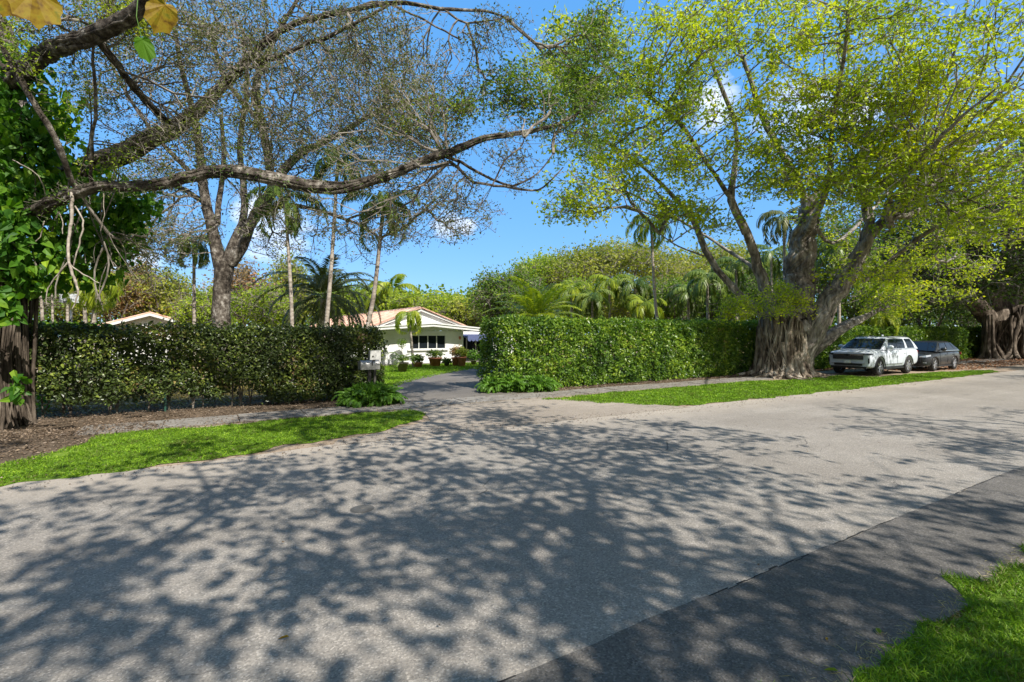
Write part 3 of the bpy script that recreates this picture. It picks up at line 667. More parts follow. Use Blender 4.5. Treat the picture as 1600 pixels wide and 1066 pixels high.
A = blob_points([B(1430, 400, 38, 80, 45, 4, 1), B(1500, 340, 36, 90, 60, 5, 1.3), B(1590, 300, 34, 90, 90, 5, 1.3), B(1560, 400, 36, 90, 40, 4, 1), B(1400, 340, 38, 70, 50, 4, .8), B(1480, 450, 37, 90, 30, 3, .8), B(1600, 440, 35, 60, 30, 3, .5)], 1900)
fo, br = MB(), MB(); crown_mesh(fo, br, Rt, pl, A, (.24, .15), rtip=.02, per=12, spread=.5, every=.7)
br.build('branches', M['bark_gray'], T); fo.build('foliage', M['leaf_dark'], T)

rng = np.random.default_rng(103)
# ---- the vine covered banyan at the left edge
D2 = 11.3; lc = at(-22, 660, D2); lc[2] = 0
T = empty('banyan_tree', lc, 'vine covered banyan at the left edge with a long limb reaching over the hedge', 'tree')
tr = MB(); fluted(tr, lc, .68, .6, 4.6, .18, seed=21, n=90, m=40); strands(tr, lc, .69, .62, 4.6, 80, (.015, .07), .16)
for i in range(34):   # loose aerial roots in front of the trunk
    a = rng.random() * 6.28; r = .68 + .2 * rng.random(); z1 = 2.4 + 1.8 * rng.random()
    tr.tube([(lc[0] + math.cos(a + .14 * math.sin(t * 5 + i)) * (r * (1 - .1 * t) + .25 * max(0, t - .7)), lc[1] + math.sin(a + .14 * math.sin(t * 5 + i)) * (r * (1 - .1 * t) + .25 * max(0, t - .7)), z1 * (1 - t)) for t in np.linspace(0, 1, 9)], .014 + .03 * rng.random(), 5, rough=.2)
tr.build('trunk', M['bark_brown'], T, smooth=True); tr = MB()
Ls = []
main = [(-25, 400, 11.9, 40), (20, 352, 11.3, 16), (60, 327, 10.8, 14), (115, 302, 10.5, 12), (165, 290, 10.4, 10), (230, 290, 10.4, 11), (300, 276, 10.5, 11), (345, 268, 10.6, 12), (400, 273, 10.6, 13), (460, 286, 10.7, 13), (520, 294, 10.8, 13), (570, 286, 10.9, 11), (620, 270, 11, 10), (660, 252, 11.2, 9), (705, 238, 11.4, 8), (740, 222, 11.6, 7), (775, 213, 11.8, 6), (830, 205, 12.2, 5), (880, 190, 12.6, 3), (930, 160, 13, 2)]
LI = [(main, 12, 16),
 ([(705, 250, 11.4, 4), (740, 285, 11.3, 3.2), (790, 292, 11.3, 3), (830, 298, 11.4, 2.6), (850, 292, 11.5, 2.2), (880, 262, 11.6, 1.5)], 6, 0),
 ([(705, 245, 11.4, 4), (750, 270, 11.8, 3), (800, 290, 12, 2.6), (840, 270, 12.2, 2), (865, 240, 12.4, 1.6)], 6, 0),
 ([(770, 290, 11.4, 2), (790, 250, 11.5, 2), (812, 232, 11.6, 1.8), (820, 215, 11.7, 1.3)], 5, 0),
 ([(-30, 360, 11.9, 40), (40, 305, 12.2, 26), (130, 268, 12.4, 21), (205, 232, 12.4, 19), (290, 190, 12.4, 14), (342, 140, 12.4, 10), (395, 85, 12.3, 8), (450, 42, 12.2, 6), (540, 18, 12.1, 5), (620, 4, 12, 4.5), (690, 14, 12, 4), (760, 18, 12, 3), (800, 32, 12, 2)], 12, 22),
 ([(690, 12, 12, 3), (730, 35, 12, 2.6), (790, 28, 12, 1.5)], 5, 0), ([(540, 18, 12.1, 4), (600, 5, 12, 3), (720, 62, 11.8, 2)], 5, 0),
 ([(395, 100, 12.3, 7), (440, 85, 12, 5), (510, 58, 11.8, 5), (560, 35, 11.6, 4), (610, 5, 11.4, 3)], 6, 1),
 ([(-30, 180, 11.9, 36), (40, 108, 10.5, 17), (85, 80, 9.8, 17), (130, 62, 9.2, 16), (175, 40, 8.8, 16), (230, 0, 8.4, 15), (300, -60, 8, 12)], 12, 16),
 ([(150, 60, 9.2, 8), (185, 105, 9.8, 8), (220, 150, 10.6, 8), (255, 185, 11.4, 8), (280, 200, 12.2, 7)], 8, 3),
 ([(-20, 20, 9.2, 6), (10, 85, 9.3, 6.5), (50, 155, 9.5, 7), (85, 215, 9.8, 7), (115, 290, 10.4, 6)], 8, 0),
 ([(145, 70, 9.2, 3), (148, 160, 9.6, 4), (144, 220, 10, 4), (140, 290, 10.4, 4)], 6, 0),
 ([(85, 30, 9.2, 8), (60, 5, 9, 7), (30, -40, 9, 6)], 7, 2),
 ([(118, 285, 10.4, 2.2), (135, 240, 10.2, 2), (143, 190, 10, 1.6), (138, 140, 9.8, 1.2)], 5, 0)]
Ls2 = [limb(tr, [(lc[0], lc[1], 3.2), (lc[0] - .2, lc[1] + .1, 5.5), (lc[0] + .1, lc[1] + .5, 8.0), (lc[0] - .6, lc[1] + 1.0, 11)], [.8, .62, .4, .18], 16, ropes=14, step=.3), limb(tr, [(lc[0], lc[1], 4.2), (lc[0] - 1.4, lc[1] - .4, 6.0), (lc[0] - 3.6, lc[1] - 1.0, 8.5)], [.45, .34, .14], 12, ropes=8, step=.3)]
for l, k, ro in LI:
    P, Rr = pxl(l); Rr = [q * .66 for q in Rr]; Ls.append(limb(tr, P, Rr, k, ropes=ro, step=.2, wob=.03 if k > 7 else .1, rough=.45 if k > 7 else .1))
tr.build('limbs', M['bark_limb'], T, smooth=True)
ar = MB()
for l in ([(113, 300, 10.4, 2.5), (112, 340, 10.4, 2.4), (107, 375, 10.4, 2.2), (108, 410, 10.3, 2.0), (118, 440, 10.3, 2), (122, 460, 10.3, 1.4), (113, 482, 10.3, .8)], [(107, 410, 10.3, 1.4), (90, 430, 10.3, 1.2), (75, 450, 10.3, .9), (73, 475, 10.3, .6)],
          [(110, 415, 10.3, 1.2), (130, 428, 10.3, 1), (155, 442, 10.2, .6)], [(118, 322, 10.4, 1.2), (130, 345, 10.4, 1.2), (124, 380, 10.4, 1.1), (115, 415, 10.4, .9)], [(92, 330, 10.5, .9), (98, 345, 10.5, .8), (97, 365, 10.5, .6)],
          [(160, 290, 10.4, .6), (163, 330, 10.4, .5), (158, 360, 10.4, .3)], [(70, 345, 10.7, .9), (62, 370, 10.7, .8), (45, 385, 10.7, .8), (20, 380, 10.7, .7), (0, 374, 10.8, .6)], [(20, 250, 10, .8), (60, 275, 10, .8), (72, 310, 10.4, .7)]):
    P, Rr = pxl(l); P, Rr = resample(P, Rr, .08); ar.tube(P + rng.normal(size=P.shape) * .006, Rr, 5, rough=.2)
ar.build('aerial_roots', M['palm_bark'], T, smooth=True)
Rt, pl = roots_of(Ls, 3.6)
bl = [B(520, 120, 12, 130, 80, 1.6, 1.5), B(640, 190, 12, 90, 60, 1.5, 1.4), B(600, 60, 12, 110, 55, 1.5, 1), B(760, 60, 12, 35, 40, 1, .35), B(350, 60, 11.5, 120, 70, 1.5, 1.4), B(230, 130, 11, 90, 80, 1.5, 1.2), B(400, 190, 11.6, 120, 60, 1.6, 1.5),
      B(590, 260, 11.6, 120, 50, 1.5, .8), B(700, 320, 11.5, 50, 55, 1.2, .35), B(620, 350, 11.6, 80, 40, 1.2, .4), B(800, 250, 12, 50, 40, 1, .35), B(100, 30, 10, 90, 60, 1.2, .9), B(250, 30, 10, 110, 50, 1.5, 1), B(280, 240, 11, 80, 40, 1.2, .6), B(230, 400, 12, 50, 50, 1.2, .25), B(470, 330, 11.6, 120, 40, 1.4, .5), B(700, 130, 12, 60, 60, 1.4, .45)]
A = np.vstack([clumps(bl, 420, 11, (.32, .32, .2)), blob_points(bl, 1800)]); fo, br = MB(), MB()
crown_mesh(fo, br, Rt, pl, A, (.065, .032), rtip=.0052, bf=.55, ex=.43, per=7, spread=.1, every=.5, rmax=.05, drop=.12, jit=.05)
br.build('branches', M['twig'], T); fo.build('foliage', M['leaf_brown'], T)
LP, LR = Ls[0]; A = LP[rng.integers(0, len(LP), 900)] + rng.normal(size=(900, 3)) * (.16, .16, .13); fo, br = MB(), MB()
crown_mesh(fo, br, LP, np.zeros(len(LP)), A, (.06, .03), rtip=.004, bf=.3, per=5, spread=.07, rmax=.015)
br.build('branches', M['twig'], T); fo.build('foliage', M['leaf_dark'], T)
# denser green leaf masses at the end of the long limb
fo, br = MB(), MB()
A = clumps([B(790, 130, 12.4, 38, 38, .7, 1), B(745, 150, 12.2, 25, 30, .6, .5), B(720, 170, 12, 40, 22, .6, .4), B(830, 150, 12.6, 40, 28, .7, .9), B(870, 190, 12.8, 45, 30, .7, .9), B(890, 90, 13, 35, 45, .8, 1.2), B(930, 60, 13.4, 45, 45, .8, .9), B(915, 140, 13.2, 45, 40, .8, 1.1), B(860, 40, 13.2, 12, 12, .4, .1), B(900, 190, 13.4, 60, 50, .8, .8), B(960, 110, 13.8, 40, 60, .8, .6)], 150, 11, (.3, .3, .15))
crown_mesh(fo, br, Rt, pl, A, (.1, .052), rtip=.0045, bf=.45, per=6, spread=.11, every=.7, rmax=.04)
br.build('branches', M['twig'], T); fo.build('foliage', M['leaf_mid'], T)
fo, br = MB(), MB()
A = blob_points([B(190, 20, 9.4, 70, 30, .6, 1), B(30, 60, 9.2, 35, 60, .6, .6), B(130, 150, 10, 50, 60, .8, .5), B(180, 240, 10.6, 60, 40, .8, .5), B(210, 20, 9.2, 40, 25, .5, .6), B(330, 220, 11, 60, 30, .8, .3), B(690, 180, 12, 60, 24, .7, .6), B(645, 200, 11.8, 55, 26, .7, .8), B(800, 170, 12.4, 50, 30, .7, .3)], 900)
crown_mesh(fo, br, Rt, pl, A, (.06, .034), rtip=.004, bf=.25, per=8, spread=.1, every=.7, rmax=.03)
br.build('branches', M['twig'], T); fo.build('foliage', M['leaf_yg'], T)

rng = np.random.default_rng(104)
# ---- big leaved vine on that tree
T = empty('climbing_vine', lc + np.array((0, 0, .1)), 'big leaved green vine climbing the banyan at the left edge', 'vine')
mb = MB()
for (px, py, D, rx, ry, rd, n) in ((30, 200, 11, 60, 60, .8, 420), (20, 290, 11, 75, 70, .8, 520), (60, 380, 11.2, 80, 70, .7, 560), (130, 360, 11.6, 60, 75, .6, 420), (165, 310, 11.9, 55, 55, .6, 300), (60, 240, 11.2, 70, 70, .6, 350), (175, 400, 12, 38, 45, .5, 140), (30, 110, 10.8, 40, 50, .6, 170), (15, 430, 11, 40, 30, .5, 90), (200, 330, 12, 35, 45, .5, 90), (15, 340, 10.6, 40, 60, .4, 200), (12, 480, 10.3, 18, 40, .25, 90), (30, 600, 10.6, 10, 30, .2, 40), (-60, 260, 11.8, 60, 110, .8, 420), (-50, 120, 11.8, 50, 70, .7, 200), (195, 365, 12, 35, 50, .5, 170), (225, 320, 12.2, 30, 30, .4, 90), (130, 430, 11.8, 45, 25, .5, 120), (60, 440, 11.4, 45, 25, .5, 120), (90, 170, 11.4, 40, 50, .5, 130)):
    c, r, _ = B(px, py, D, rx, ry, rd, 1); q = rdir(n) * (rng.random(n) ** .5)[:, None] * r + c
    d = unit(rdir(n, -1.0, .5)); s = .45 + rng.random(n) * .75
    leaves(mb, q, .235 * s, .15 * s, d=d, nrm=unit(rdir(n, .3, .6) + np.array((.1, -1.1, .2))), fold=.16, curl=.2, detail=True)
mb.build('foliage', M['leaf_vine'], T)
mb = MB()
for i in range(30):
    x, y = rng.random() * 200 - 10, 120 + rng.random() * 300; D = 10.9 + rng.random() * .5
    pts = [at(x + 14 * math.sin(t * 3 + i), y + 90 * t, D) for t in np.linspace(0, 1, 6)]; mb.tube(pts, .008 + .01 * rng.random(), 5)
mb.build('stems', M['twig'], T)
def big_leaf(px, py, D, L, Wd, d, nrm, mat, name):
    """a lobed leaf blade with stalk"""
    c = at(px, py, D); d = unit(np.array(d, float)); s = unit(np.cross(d, np.array(nrm, float))); nn = np.cross(s, d); mb = MB(); V = [c]; n = 26
    for i in range(n + 1):
        a = -math.pi * .93 + 2 * math.pi * .93 * i / n; rr = (.62 + .38 * math.cos(a)) * (1 - .16 * abs(math.sin(a * 5)))
        V.append(c + d * L * (.08 + rr * math.cos(a) * .8) + s * Wd * rr * math.sin(a) * 1.05 + nn * L * (.12 * (abs(math.sin(a)) - rr) + .05 * math.sin(a * 3 + px) - .16 * rr * rr * abs(math.cos(a / 2))))
    mb.add(V, [(0, i, i + 1) for i in range(1, n + 1)]); mb.tube([c, c - d * .25 + (0, 0, .1), c - d * .35 + (.05, .1, .6)], [.006, .007, .008], 5); return mb.build(name, mat, T)
big_leaf(52, -14, 6.4, .5, .4, (.15, -.1, -1), (.2, -1, .5), M['leaf_yellow'], 'yellow_leaf')
big_leaf(20, -14, 6.6, .4, .34, (-.4, 0, -1), (.1, -1, .6), M['leaf_yellow'], 'yellow_leaf')
big_leaf(258, 8, 7.5, .5, .3, (-.3, 0, -1), (.3, -1, .3), M['leaf_yellow'], 'yellow_leaf')
big_leaf(222, 62, 8.0, .38, .2, (.3, 0, -1), (-.1, -1, .2), M['leaf_vine'], 'large_leaf')

rng = np.random.default_rng(105)
# ---- the tree with the forked trunk behind the left hedge
D3 = 20.5; c3 = at(345, 560, D3); c3[2] = 0
T = empty('shade_tree', c3, 'tall sparse tree with a forked grey trunk rising behind the left hedge', 'tree')
tr = MB(); Ls = []
for l, k in (([(345, 598, D3, 19), (346, 540, D3, 17), (346, 500, D3, 15), (348, 450, D3, 14.5), (352, 410, D3, 17)], 14), ([(345, 415, D3, 12), (336, 375, D3, 10), (325, 330, D3, 9), (318, 290, D3, 8), (312, 230, D3, 7), (300, 170, D3 - 1, 5), (280, 90, D3 - 1.6, 4), (270, 20, D3 - 2, 3)], 9),
             ([(352, 415, D3, 11), (362, 385, D3, 8), (378, 350, D3 + .3, 7), (382, 300, D3 + .6, 6), (375, 230, D3 + 1, 5), (385, 140, D3 + 1, 4), (380, 60, D3 + 1, 3)], 8), ([(360, 412, D3, 12), (378, 385, D3, 10), (390, 355, D3, 9), (400, 335, D3, 10), (425, 300, D3 - .2, 9), (440, 270, D3 - .3, 9), (470, 240, D3 - .5, 7), (520, 215, D3 - 1, 5), (600, 170, D3 - 2, 4), (680, 150, D3 - 2.6, 2.5)], 9),
             ([(425, 300, D3, 7), (418, 240, D3, 7), (408, 190, D3 - .2, 8), (400, 130, D3 - .6, 6), (430, 60, D3 - 1, 4), (470, -10, D3 - 1.5, 3)], 8), ([(325, 320, D3, 5), (270, 290, D3 + .5, 4), (210, 300, D3 + 1, 3), (170, 320, D3 + 1, 2)], 6),
             ([(410, 330, D3, 6), (450, 320, D3 + .3, 4), (500, 330, D3 + .6, 3.5), (560, 350, D3 + 1, 2.5)], 6), ([(318, 290, D3, 5), (250, 220, D3 - .6, 4), (200, 150, D3 - 1, 3), (170, 90, D3 - 1, 2)], 6), ([(410, 195, D3, 5), (350, 120, D3 - 1, 4), (330, 40, D3 - 1.5, 3)], 6), ([(340, 350, D3, 5), (342, 310, D3 + .5, 5), (350, 250, D3 + .8, 4), (345, 180, D3 + 1, 3)], 7)):
    P, Rr = pxl(l); Rr = [q * .86 for q in Rr]; Ls.append(limb(tr, P, Rr, k, step=.4))
tr.build('trunk', M['bark_limb'], T, smooth=True); Rt, pl = roots_of(Ls, 4.6)
bl = [B(330, 60, 19, 130, 80, 3, 1.6), B(480, 60, 19, 110, 80, 3, 1.4), B(600, 110, 18, 80, 80, 2.5, 1.3), B(200, 120, 20, 80, 90, 2.5, 1), B(520, 200, 19, 110, 60, 2.5, 1.3), B(640, 260, 18.5, 80, 70, 2, .9), B(240, 300, 20.5, 70, 70, 2, .9), B(700, 330, 18.5, 55, 55, 2, .4), B(560, 370, 20, 90, 45, 2, .6), B(180, 360, 21, 60, 50, 2, 1.1), B(250, 370, 20, 60, 40, 2, .8), B(420, 250, 20, 100, 60, 2.5, .8), B(640, 180, 18, 80, 60, 2, .7), B(440, 380, 20, 60, 40, 1.5, .25), B(300, 360, 20, 50, 30, 1.5, .2)]
A = np.vstack([clumps(bl, 420, 11, (.5, .5, .3)), blob_points(bl, 1800)]); fo, br = MB(), MB()
crown_mesh(fo, br, Rt, pl, A, (.095, .048), rtip=.0085, bf=.55, ex=.42, per=7, spread=.16, every=.5, rmax=.07, jit=.05)
br.build('branches', M['twig'], T); fo.build('foliage', M['leaf_brown'], T)

rng = np.random.default_rng(106)
# ---- trees on the near side of the road, behind the camera: they throw the shade on the road
def shade_tree(x, y, H, rad, n, lab, per, leaf, blobs=None, seed=0, spread=.14, rmax=.14, cc=None):
    T = empty('roadside_tree', (x, y, 0), lab, 'tree'); tr = MB(); fluted(tr, (x, y), .6, .5, 3, .4, n=40, m=16, seed=seed); Ls = []
    cc = cc or (x, y)
    for i in range(9):
        a = i * .698 + seed; r = rad * (.45 + .5 * rng.random()); hz = H * (.75 + .25 * rng.random())
        ex_, ey = cc[0] + math.cos(a) * r, cc[1] + math.sin(a) * r
        Ls.append(limb(tr, [(x, y, 2.4), (x + (ex_ - x) * .2, y + (ey - y) * .2, 4.0), (x + (ex_ - x) * .45 + rng.normal() * 1.1, y + (ey - y) * .45 + rng.normal() * .7, hz * .72), (x + (ex_ - x) * .75 + rng.normal() * 1.1, y + (ey - y) * .75 + rng.normal() * .7, hz * .85), (ex_, ey, hz)], [.24, .12, .075, .055, .03], 8, ropes=0, step=.6))
    tr.build('trunk', M['bark_gray'], T, smooth=True); Rt, pl = roots_of(Ls, 3.5)
    bb = blobs or [((cc[0], cc[1], H * .8), (rad, rad, H * .2), 1)]; A = np.vstack([clumps(bb, n // 26, 20, (.62, .62, .25)), blob_points(bb, n // 9)]); fo, br = MB(), MB()
    crown_mesh(fo, br, Rt, pl, A, leaf, rtip=.009, bf=.25, per=per, spread=spread, every=.5, ex=.44, rmax=rmax)
    br.build('branches', M['twig'], T); fo.build('foliage', M['leaf_mid'], T)
shade_tree(1.0, -4.6, 9.5, 8.0, 4700, 'spreading roadside tree standing behind the camera', 7, (.2, .13), seed=1, cc=(1.6, -3.4), spread=.2, blobs=[((2.6, -3.3, 7.6), (9, 8.2, 1.9), 1), ((5.5, 3.2, 10.2), (3.8, 3.4, .7), .16), ((-5, 3.5, 10.2), (4, 3, .7), .1)])
shade_tree(-10.5, -3.2, 9.5, 7.0, 4000, 'spreading roadside tree on the near side left of the camera', 9, (.18, .11), seed=2, cc=(-8.5, -1.6), spread=.2)
shade_tree(16.5, -5.2, 9.0, 5.6, 1100, 'spreading roadside tree on the near side right of the camera', 7, (.15, .09), seed=4, cc=(16.5, -5.8))
shade_tree(36, -3.0, 10, 7.5, 1100, 'spreading roadside tree on the near side far down the road', 7, (.17, .1), seed=5)

shade_tree(47, -1.5, 15, 9.5, 1500, 'tall roadside tree arching over the far part of the road', 12, (.26, .17), seed=6, cc=(48, .5), spread=.3)
shade_tree(66, -1.5, 15, 10, 1500, 'tall roadside tree at the far end of the near side row', 12, (.28, .18), seed=7, cc=(66, 1.0), spread=.3)

# ------------------------------------------------------------------ background trees
def bush_tree(px, D, top, wpx, base, mat, name, label, cat='tree', n=420, leaf=(.32, .2), per=10, flat=False, kind=None, bark='bark_dark', spread=.45, trunk_r=.22, group=None, stems=5, hole=0.):
    """top and base: photo rows of the crown's top and of its lower edge"""
    zc = CAMH + (520 - top) / F * D; zb = max(.3, CAMH + (520 - base) / F * D); rx = wpx / 2 / F * D; c = at(px, 520, D); c[2] = 0
    T = empty(name, c, label, cat, group); tr = MB(); Ls = []
    H = zc - zb; hub = max(.5, zb * .75) if not flat else zb * .8
    for i in range(stems):
        a = i * 6.28 / stems + rng.random(); r = rx * (.4 + .4 * rng.random())
        Ls.append(limb(tr, [(c[0], c[1], 0), (c[0] + math.cos(a) * .15, c[1] + math.sin(a) * .15, hub), (c[0] + math.cos(a) * r * .5, c[1] + math.sin(a) * r * .5, hub + (zb + H * .5 - hub) * .6), (c[0] + math.cos(a) * r, c[1] + math.sin(a) * r, zb + H * (.45 + .4 * rng.random()))], [trunk_r, trunk_r * .8, trunk_r * .45, .03], 6, step=.9))
    tr.build('trunk', M[bark], T, smooth=True); Rt, pl = roots_of(Ls, hub * .9)
    bl = []
    for i in range(14 if flat != 2 else 46):
        a = rng.random() * 6.28; r = rx * .7 * rng.random() ** .5
        if flat == 2: zz = zb + H * (.1 + .72 * math.sqrt(max(0, 1 - (r / rx / .72) ** 2))); q = (rx * .3, rx * .3, H * .17)
        elif flat: zz = zb + H * (.85 - .45 * (r / rx) ** 2) ; q = (rx * .38, rx * .38, H * .13)
        else: zz = zb + H * (.3 + .42 * rng.random()); q = (rx * .38, rx * .38, H * .26)
        bl.append(((c[0] + math.cos(a) * r, c[1] + math.sin(a) * r, zz), q, 1))
    if not flat: bl.append(((c[0], c[1], zb + H * .78), (rx * .35, rx * .35, H * .22), 1.2))
    A = blob_points(bl, n); fo, br = MB(), MB()
    crown_mesh(fo, br, Rt, pl, A, leaf, rtip=.014, per=per, spread=spread, every=.8, bf=.3, jit=.1)
    br.build('branches', M['twig' if not flat else 'bark_gray'], T); fo.build('foliage', mat, T); return T
rng = np.random.default_rng(107)
BT = [
 # px, D, top, width, base, mat, label, n, flat
 (30, 30, 400, 120, 500, 'leaf_mid', 'mid green tree glimpsed behind the vine covered trunk', 380, 0),
 (105, 34, 418, 120, 505, 'leaf_olive', 'olive bushy tree behind the basketball hoop', 420, 0),
 (178, 36, 422, 110, 510, 'leaf_red', 'russet tree behind the left side of the small gabled shed', 420, 0),
 (212, 42, 402, 90, 500, 'leaf_red', 'taller reddish tree rising behind the small gabled shed', 380, 0),
 (262, 38, 418, 120, 512, 'leaf_olive', 'olive brown tree right behind the shed roof', 440, 0),
 (272, 44, 455, 90, 520, 'leaf_mid', 'low mid green shrub tree beside the shed gable', 380, 0),
 (318, 33, 450, 90, 530, 'leaf_yg', 'yellow green bush left of the forked trunk', 420, 0),
 (385, 36, 408, 110, 520, 'leaf_red', 'russet green tree right behind the forked grey trunk', 420, 0),
 (415, 30, 440, 120, 530, 'leaf_yg', 'bright yellow green bush right of the forked trunk', 560, 0),
 (455, 40, 398, 90, 520, 'leaf_olive', 'olive tree behind the thin leftmost palm of the middle row', 420, 0),
 (505, 68, 440, 130, 520, 'leaf_mid', 'mid green tree behind the dark feather palm', 480, 0),
 (552, 68, 444, 120, 515, 'leaf_yg', 'yellow green tree behind the tiled roof left of the yellow palm', 480, 0),
 (600, 72, 452, 110, 505, 'leaf_dark', 'dark tree behind the ridge of the tiled roof', 360, 0),
 (650, 62, 462, 110, 510, 'leaf_yg', 'yellow green clump behind the peak of the white gable', 440, 0),
 (700, 52, 462, 90, 515, 'leaf_yg', 'yellow green palm-like clump right of the white gable', 420, 0),
 (738, 50, 470, 80, 520, 'leaf_olive', 'olive bush behind the right eave of the house', 380, 0),
 (775, 44, 420, 100, 520, 'leaf_mid', 'upright mid green tree left of the domed tree', 620, 0),
 (815, 42, 412, 100, 520, 'leaf_mid', 'bushy green tree with spiky top over the near end of the right hedge', 620, 0),
 (965, 62, 376, 330, 500, 'leaf_olive', 'wide domed tree with olive crown over the right hedge', 2600, 2),
 (860, 60, 398, 130, 470, 'leaf_yg', 'green flank tree left of the flat domed tree', 520, 0),
 (1110, 66, 376, 260, 500, 'leaf_olive', 'second domed olive tree behind the banyan limbs', 1700, 2),
 (905, 40, 436, 110, 520, 'leaf_yg', 'yellow green bush behind the fan of pale fronds', 520, 0),
 (975, 38, 442, 120, 520, 'leaf_olive', 'olive shrubbery behind the thin palm over the right hedge', 520, 0),
 (1050, 38, 436, 110, 520, 'leaf_mid', 'dark green bush right of the thin leaning palm', 520, 0),
 (1125, 40, 420, 120, 525, 'leaf_mid', 'mid green tree between the hedge and the left banyan limb', 560, 0),
 (1195, 44, 392, 140, 525, 'leaf_mid', 'green tree seen between the banyan limbs', 560, 0),
 (1290, 36, 330, 150, 500, 'leaf_mid', 'leafy tree right behind the banyan trunk', 700, 0),
 (1345, 38, 400, 130, 530, 'leaf_dark', 'dark tree behind the roof of the white car', 600, 0),
 (1390, 44, 350, 150, 520, 'leaf_dark', 'tall dark tree behind the gap between the two cars', 700, 0),
 (1450, 48, 370, 150, 530, 'leaf_dark', 'dark tree above the black car', 700, 0),
 (1515, 52, 380, 150, 535, 'leaf_dark', 'dark tree just left of the farther banyan', 700, 0),
 (1600, 60, 360, 170, 545, 'leaf_dark', 'dark tree behind the farther banyan at the right edge', 600, 0),
 (1680, 60, 330, 200, 550, 'leaf_dark', 'dark roadside tree beyond the right edge of the view', 500, 0),
 (-60, 30, 340, 160, 520, 'leaf_mid', 'green tree beyond the left edge of the view', 400, 0),
 (-220, 30, 350, 170, 520, 'leaf_olive', 'olive tree well beyond the left edge of the view', 400, 0),
 (-420, 34, 340, 220, 520, 'leaf_mid', 'broad green tree far beyond the left edge of the view', 400, 0),
]
for (px, D, top, w, base, mt, lab, n, fl) in BT:
    k = D / 38.; bush_tree(px, D, top, w, base, M[mt], 'garden_tree', lab, n=n, leaf=(.21 * k, .13 * k), per=13 if not fl else 10, flat=fl, spread=.36 * k, group=None, trunk_r=.16 if not fl else .4)
# a far belt of woods closes the view between the trees
mb = MB()
for i in range(150):
    px = -700 + i * 19 + rng.normal() * 12; D = 78 + rng.random() * 22; top = 452 - 10 * rng.random(); c = at(px, 520, D); c[2] = 0
    H = CAMH + (520 - top) / F * D; n = 260
    q = rdir(n) * (rng.random(n) ** .4)[:, None] * np.array((3.6, 3.6, H * .5)) + np.array((c[0], c[1], H * .5)); leaves(mb, q, .8, .5, r=np.clip(rng.random() * .6 + rng.random(n) * .4, 0, 1))
tag(mb.build('distant_woods', M['leaf_mid']), 'distant belt of dark green woods low behind the gardens', 'woods', kind='stuff')
#@@PART3
# ------------------------------------------------------------------ palms
rng = np.random.default_rng(108)
def frond(mb, base, az, el, L, droop, nl, ll, lw, hang=.5, rach=.012, width=1.0, twist=0, vshape=.35):
    """one feather frond; returns nothing, adds rachis (material 1) and leaflets (material 0)"""
    n = 12; pts = []; p = np.array(base, float); e = el
    for i in range(n):
        pts.append(p.copy()); p = p + np.array((math.cos(az) * math.cos(e), math.sin(az) * math.cos(e), math.sin(e))) * L / (n - 1); e -= droop / (n - 1) * (1 + .8 * i / n)
    pts = np.array(pts); mb.tube(pts, np.linspace(rach, rach * .25, n), 4, cap=False, mi=1)
    t = np.linspace(.16, .995, nl); s = t * (n - 1); i0 = np.minimum(s.astype(int), n - 2); fr = (s - i0)[:, None]
    P = pts[i0] * (1 - fr) + pts[i0 + 1] * fr; T = unit(pts[i0 + 1] - pts[i0]); side = unit(np.cross(T, (0, 0, 1.))); up = np.cross(side, T)
    prof = np.sin(np.clip(t * 1.02, 0, 1) ** .8 * math.pi * .93) * .8 + .25
    for sg in (-1, 1):
        d = unit(side * sg * width + T * (.55 + .5 * t[:, None]) + up * vshape + np.array((0, 0, -1.)) * hang + rng.normal(size=P.shape) * .08)
        leaves(mb, P, ll * prof, lw, d=d, nrm=unit(up + side * sg * .3), fold=.3, curl=.22 + .3 * hang, r=rng.random(nl) * .5 + rng.random() * .5)
def palm(name, label, px, D, top, base_px=None, r=.07, nf=12, L=2.2, droop=1.6, el=(.1, 1.2), nl=44, ll=.55, lw=.05, hang=.5, mat='frond', group=None, shaft=.7, zbase=0, vshape=.35, bend=0, cat='palm'):
    b = at(base_px if base_px is not None else px, 520, D); b[2] = zbase; tp = at(px, top, D)
    T = empty(name, b, label, cat, group); tr = MB(); mid = (b + tp) / 2 + np.array((CA * bend, -SA * bend, 0))
    P, Rr = resample([b, mid, tp], [r * 1.25, r, r * .8], .25); Rr = Rr * (1 + .05 * np.sin(np.arange(len(Rr)) * 2.4)); tr.tube(P, Rr, 10); tr.build('trunk', M['palm_bark'], T, smooth=True)
    if shaft:
        sh = MB(); dr = unit(tp - mid); sh.tube([tp - dr * .05, tp + dr * shaft * .5, tp + dr * shaft], [r * .95, r * .9, r * .35], 9); sh.build('crownshaft', M['shaft'], T, smooth=True); c = tp + dr * shaft * .92
    else: c = tp
    fr = MB()
    for i in range(nf):
        az = i * 2.399 + rng.random() * .3; e = el[0] + (el[1] - el[0]) * (i + .5) / nf + rng.normal() * .08
        frond(fr, c, az, e, L * (.85 + .3 * rng.random()), droop * (.8 + .4 * rng.random()), nl, ll, lw, hang, vshape=vshape)
    fr.build('fronds', [M[mat], M['shaft']], T); return T
PG = 'slim palms rising behind the left hedge'
palm('palm_tree', 'short slim palm left of the forked trunk with drooping fronds', 303, 22, 398, 304, r=.075, nf=9, L=1.6, droop=1.9, el=(-.5, 1.1), ll=.5, hang=.8, group=PG)
palm('palm_tree', 'slim palm just right of the forked trunk under the long limb', 447, 19.5, 335, 459, r=.07, nf=12, L=2.0, droop=2.0, el=(-.3, 1.2), ll=.5, hang=.8, group=PG, bend=.05)
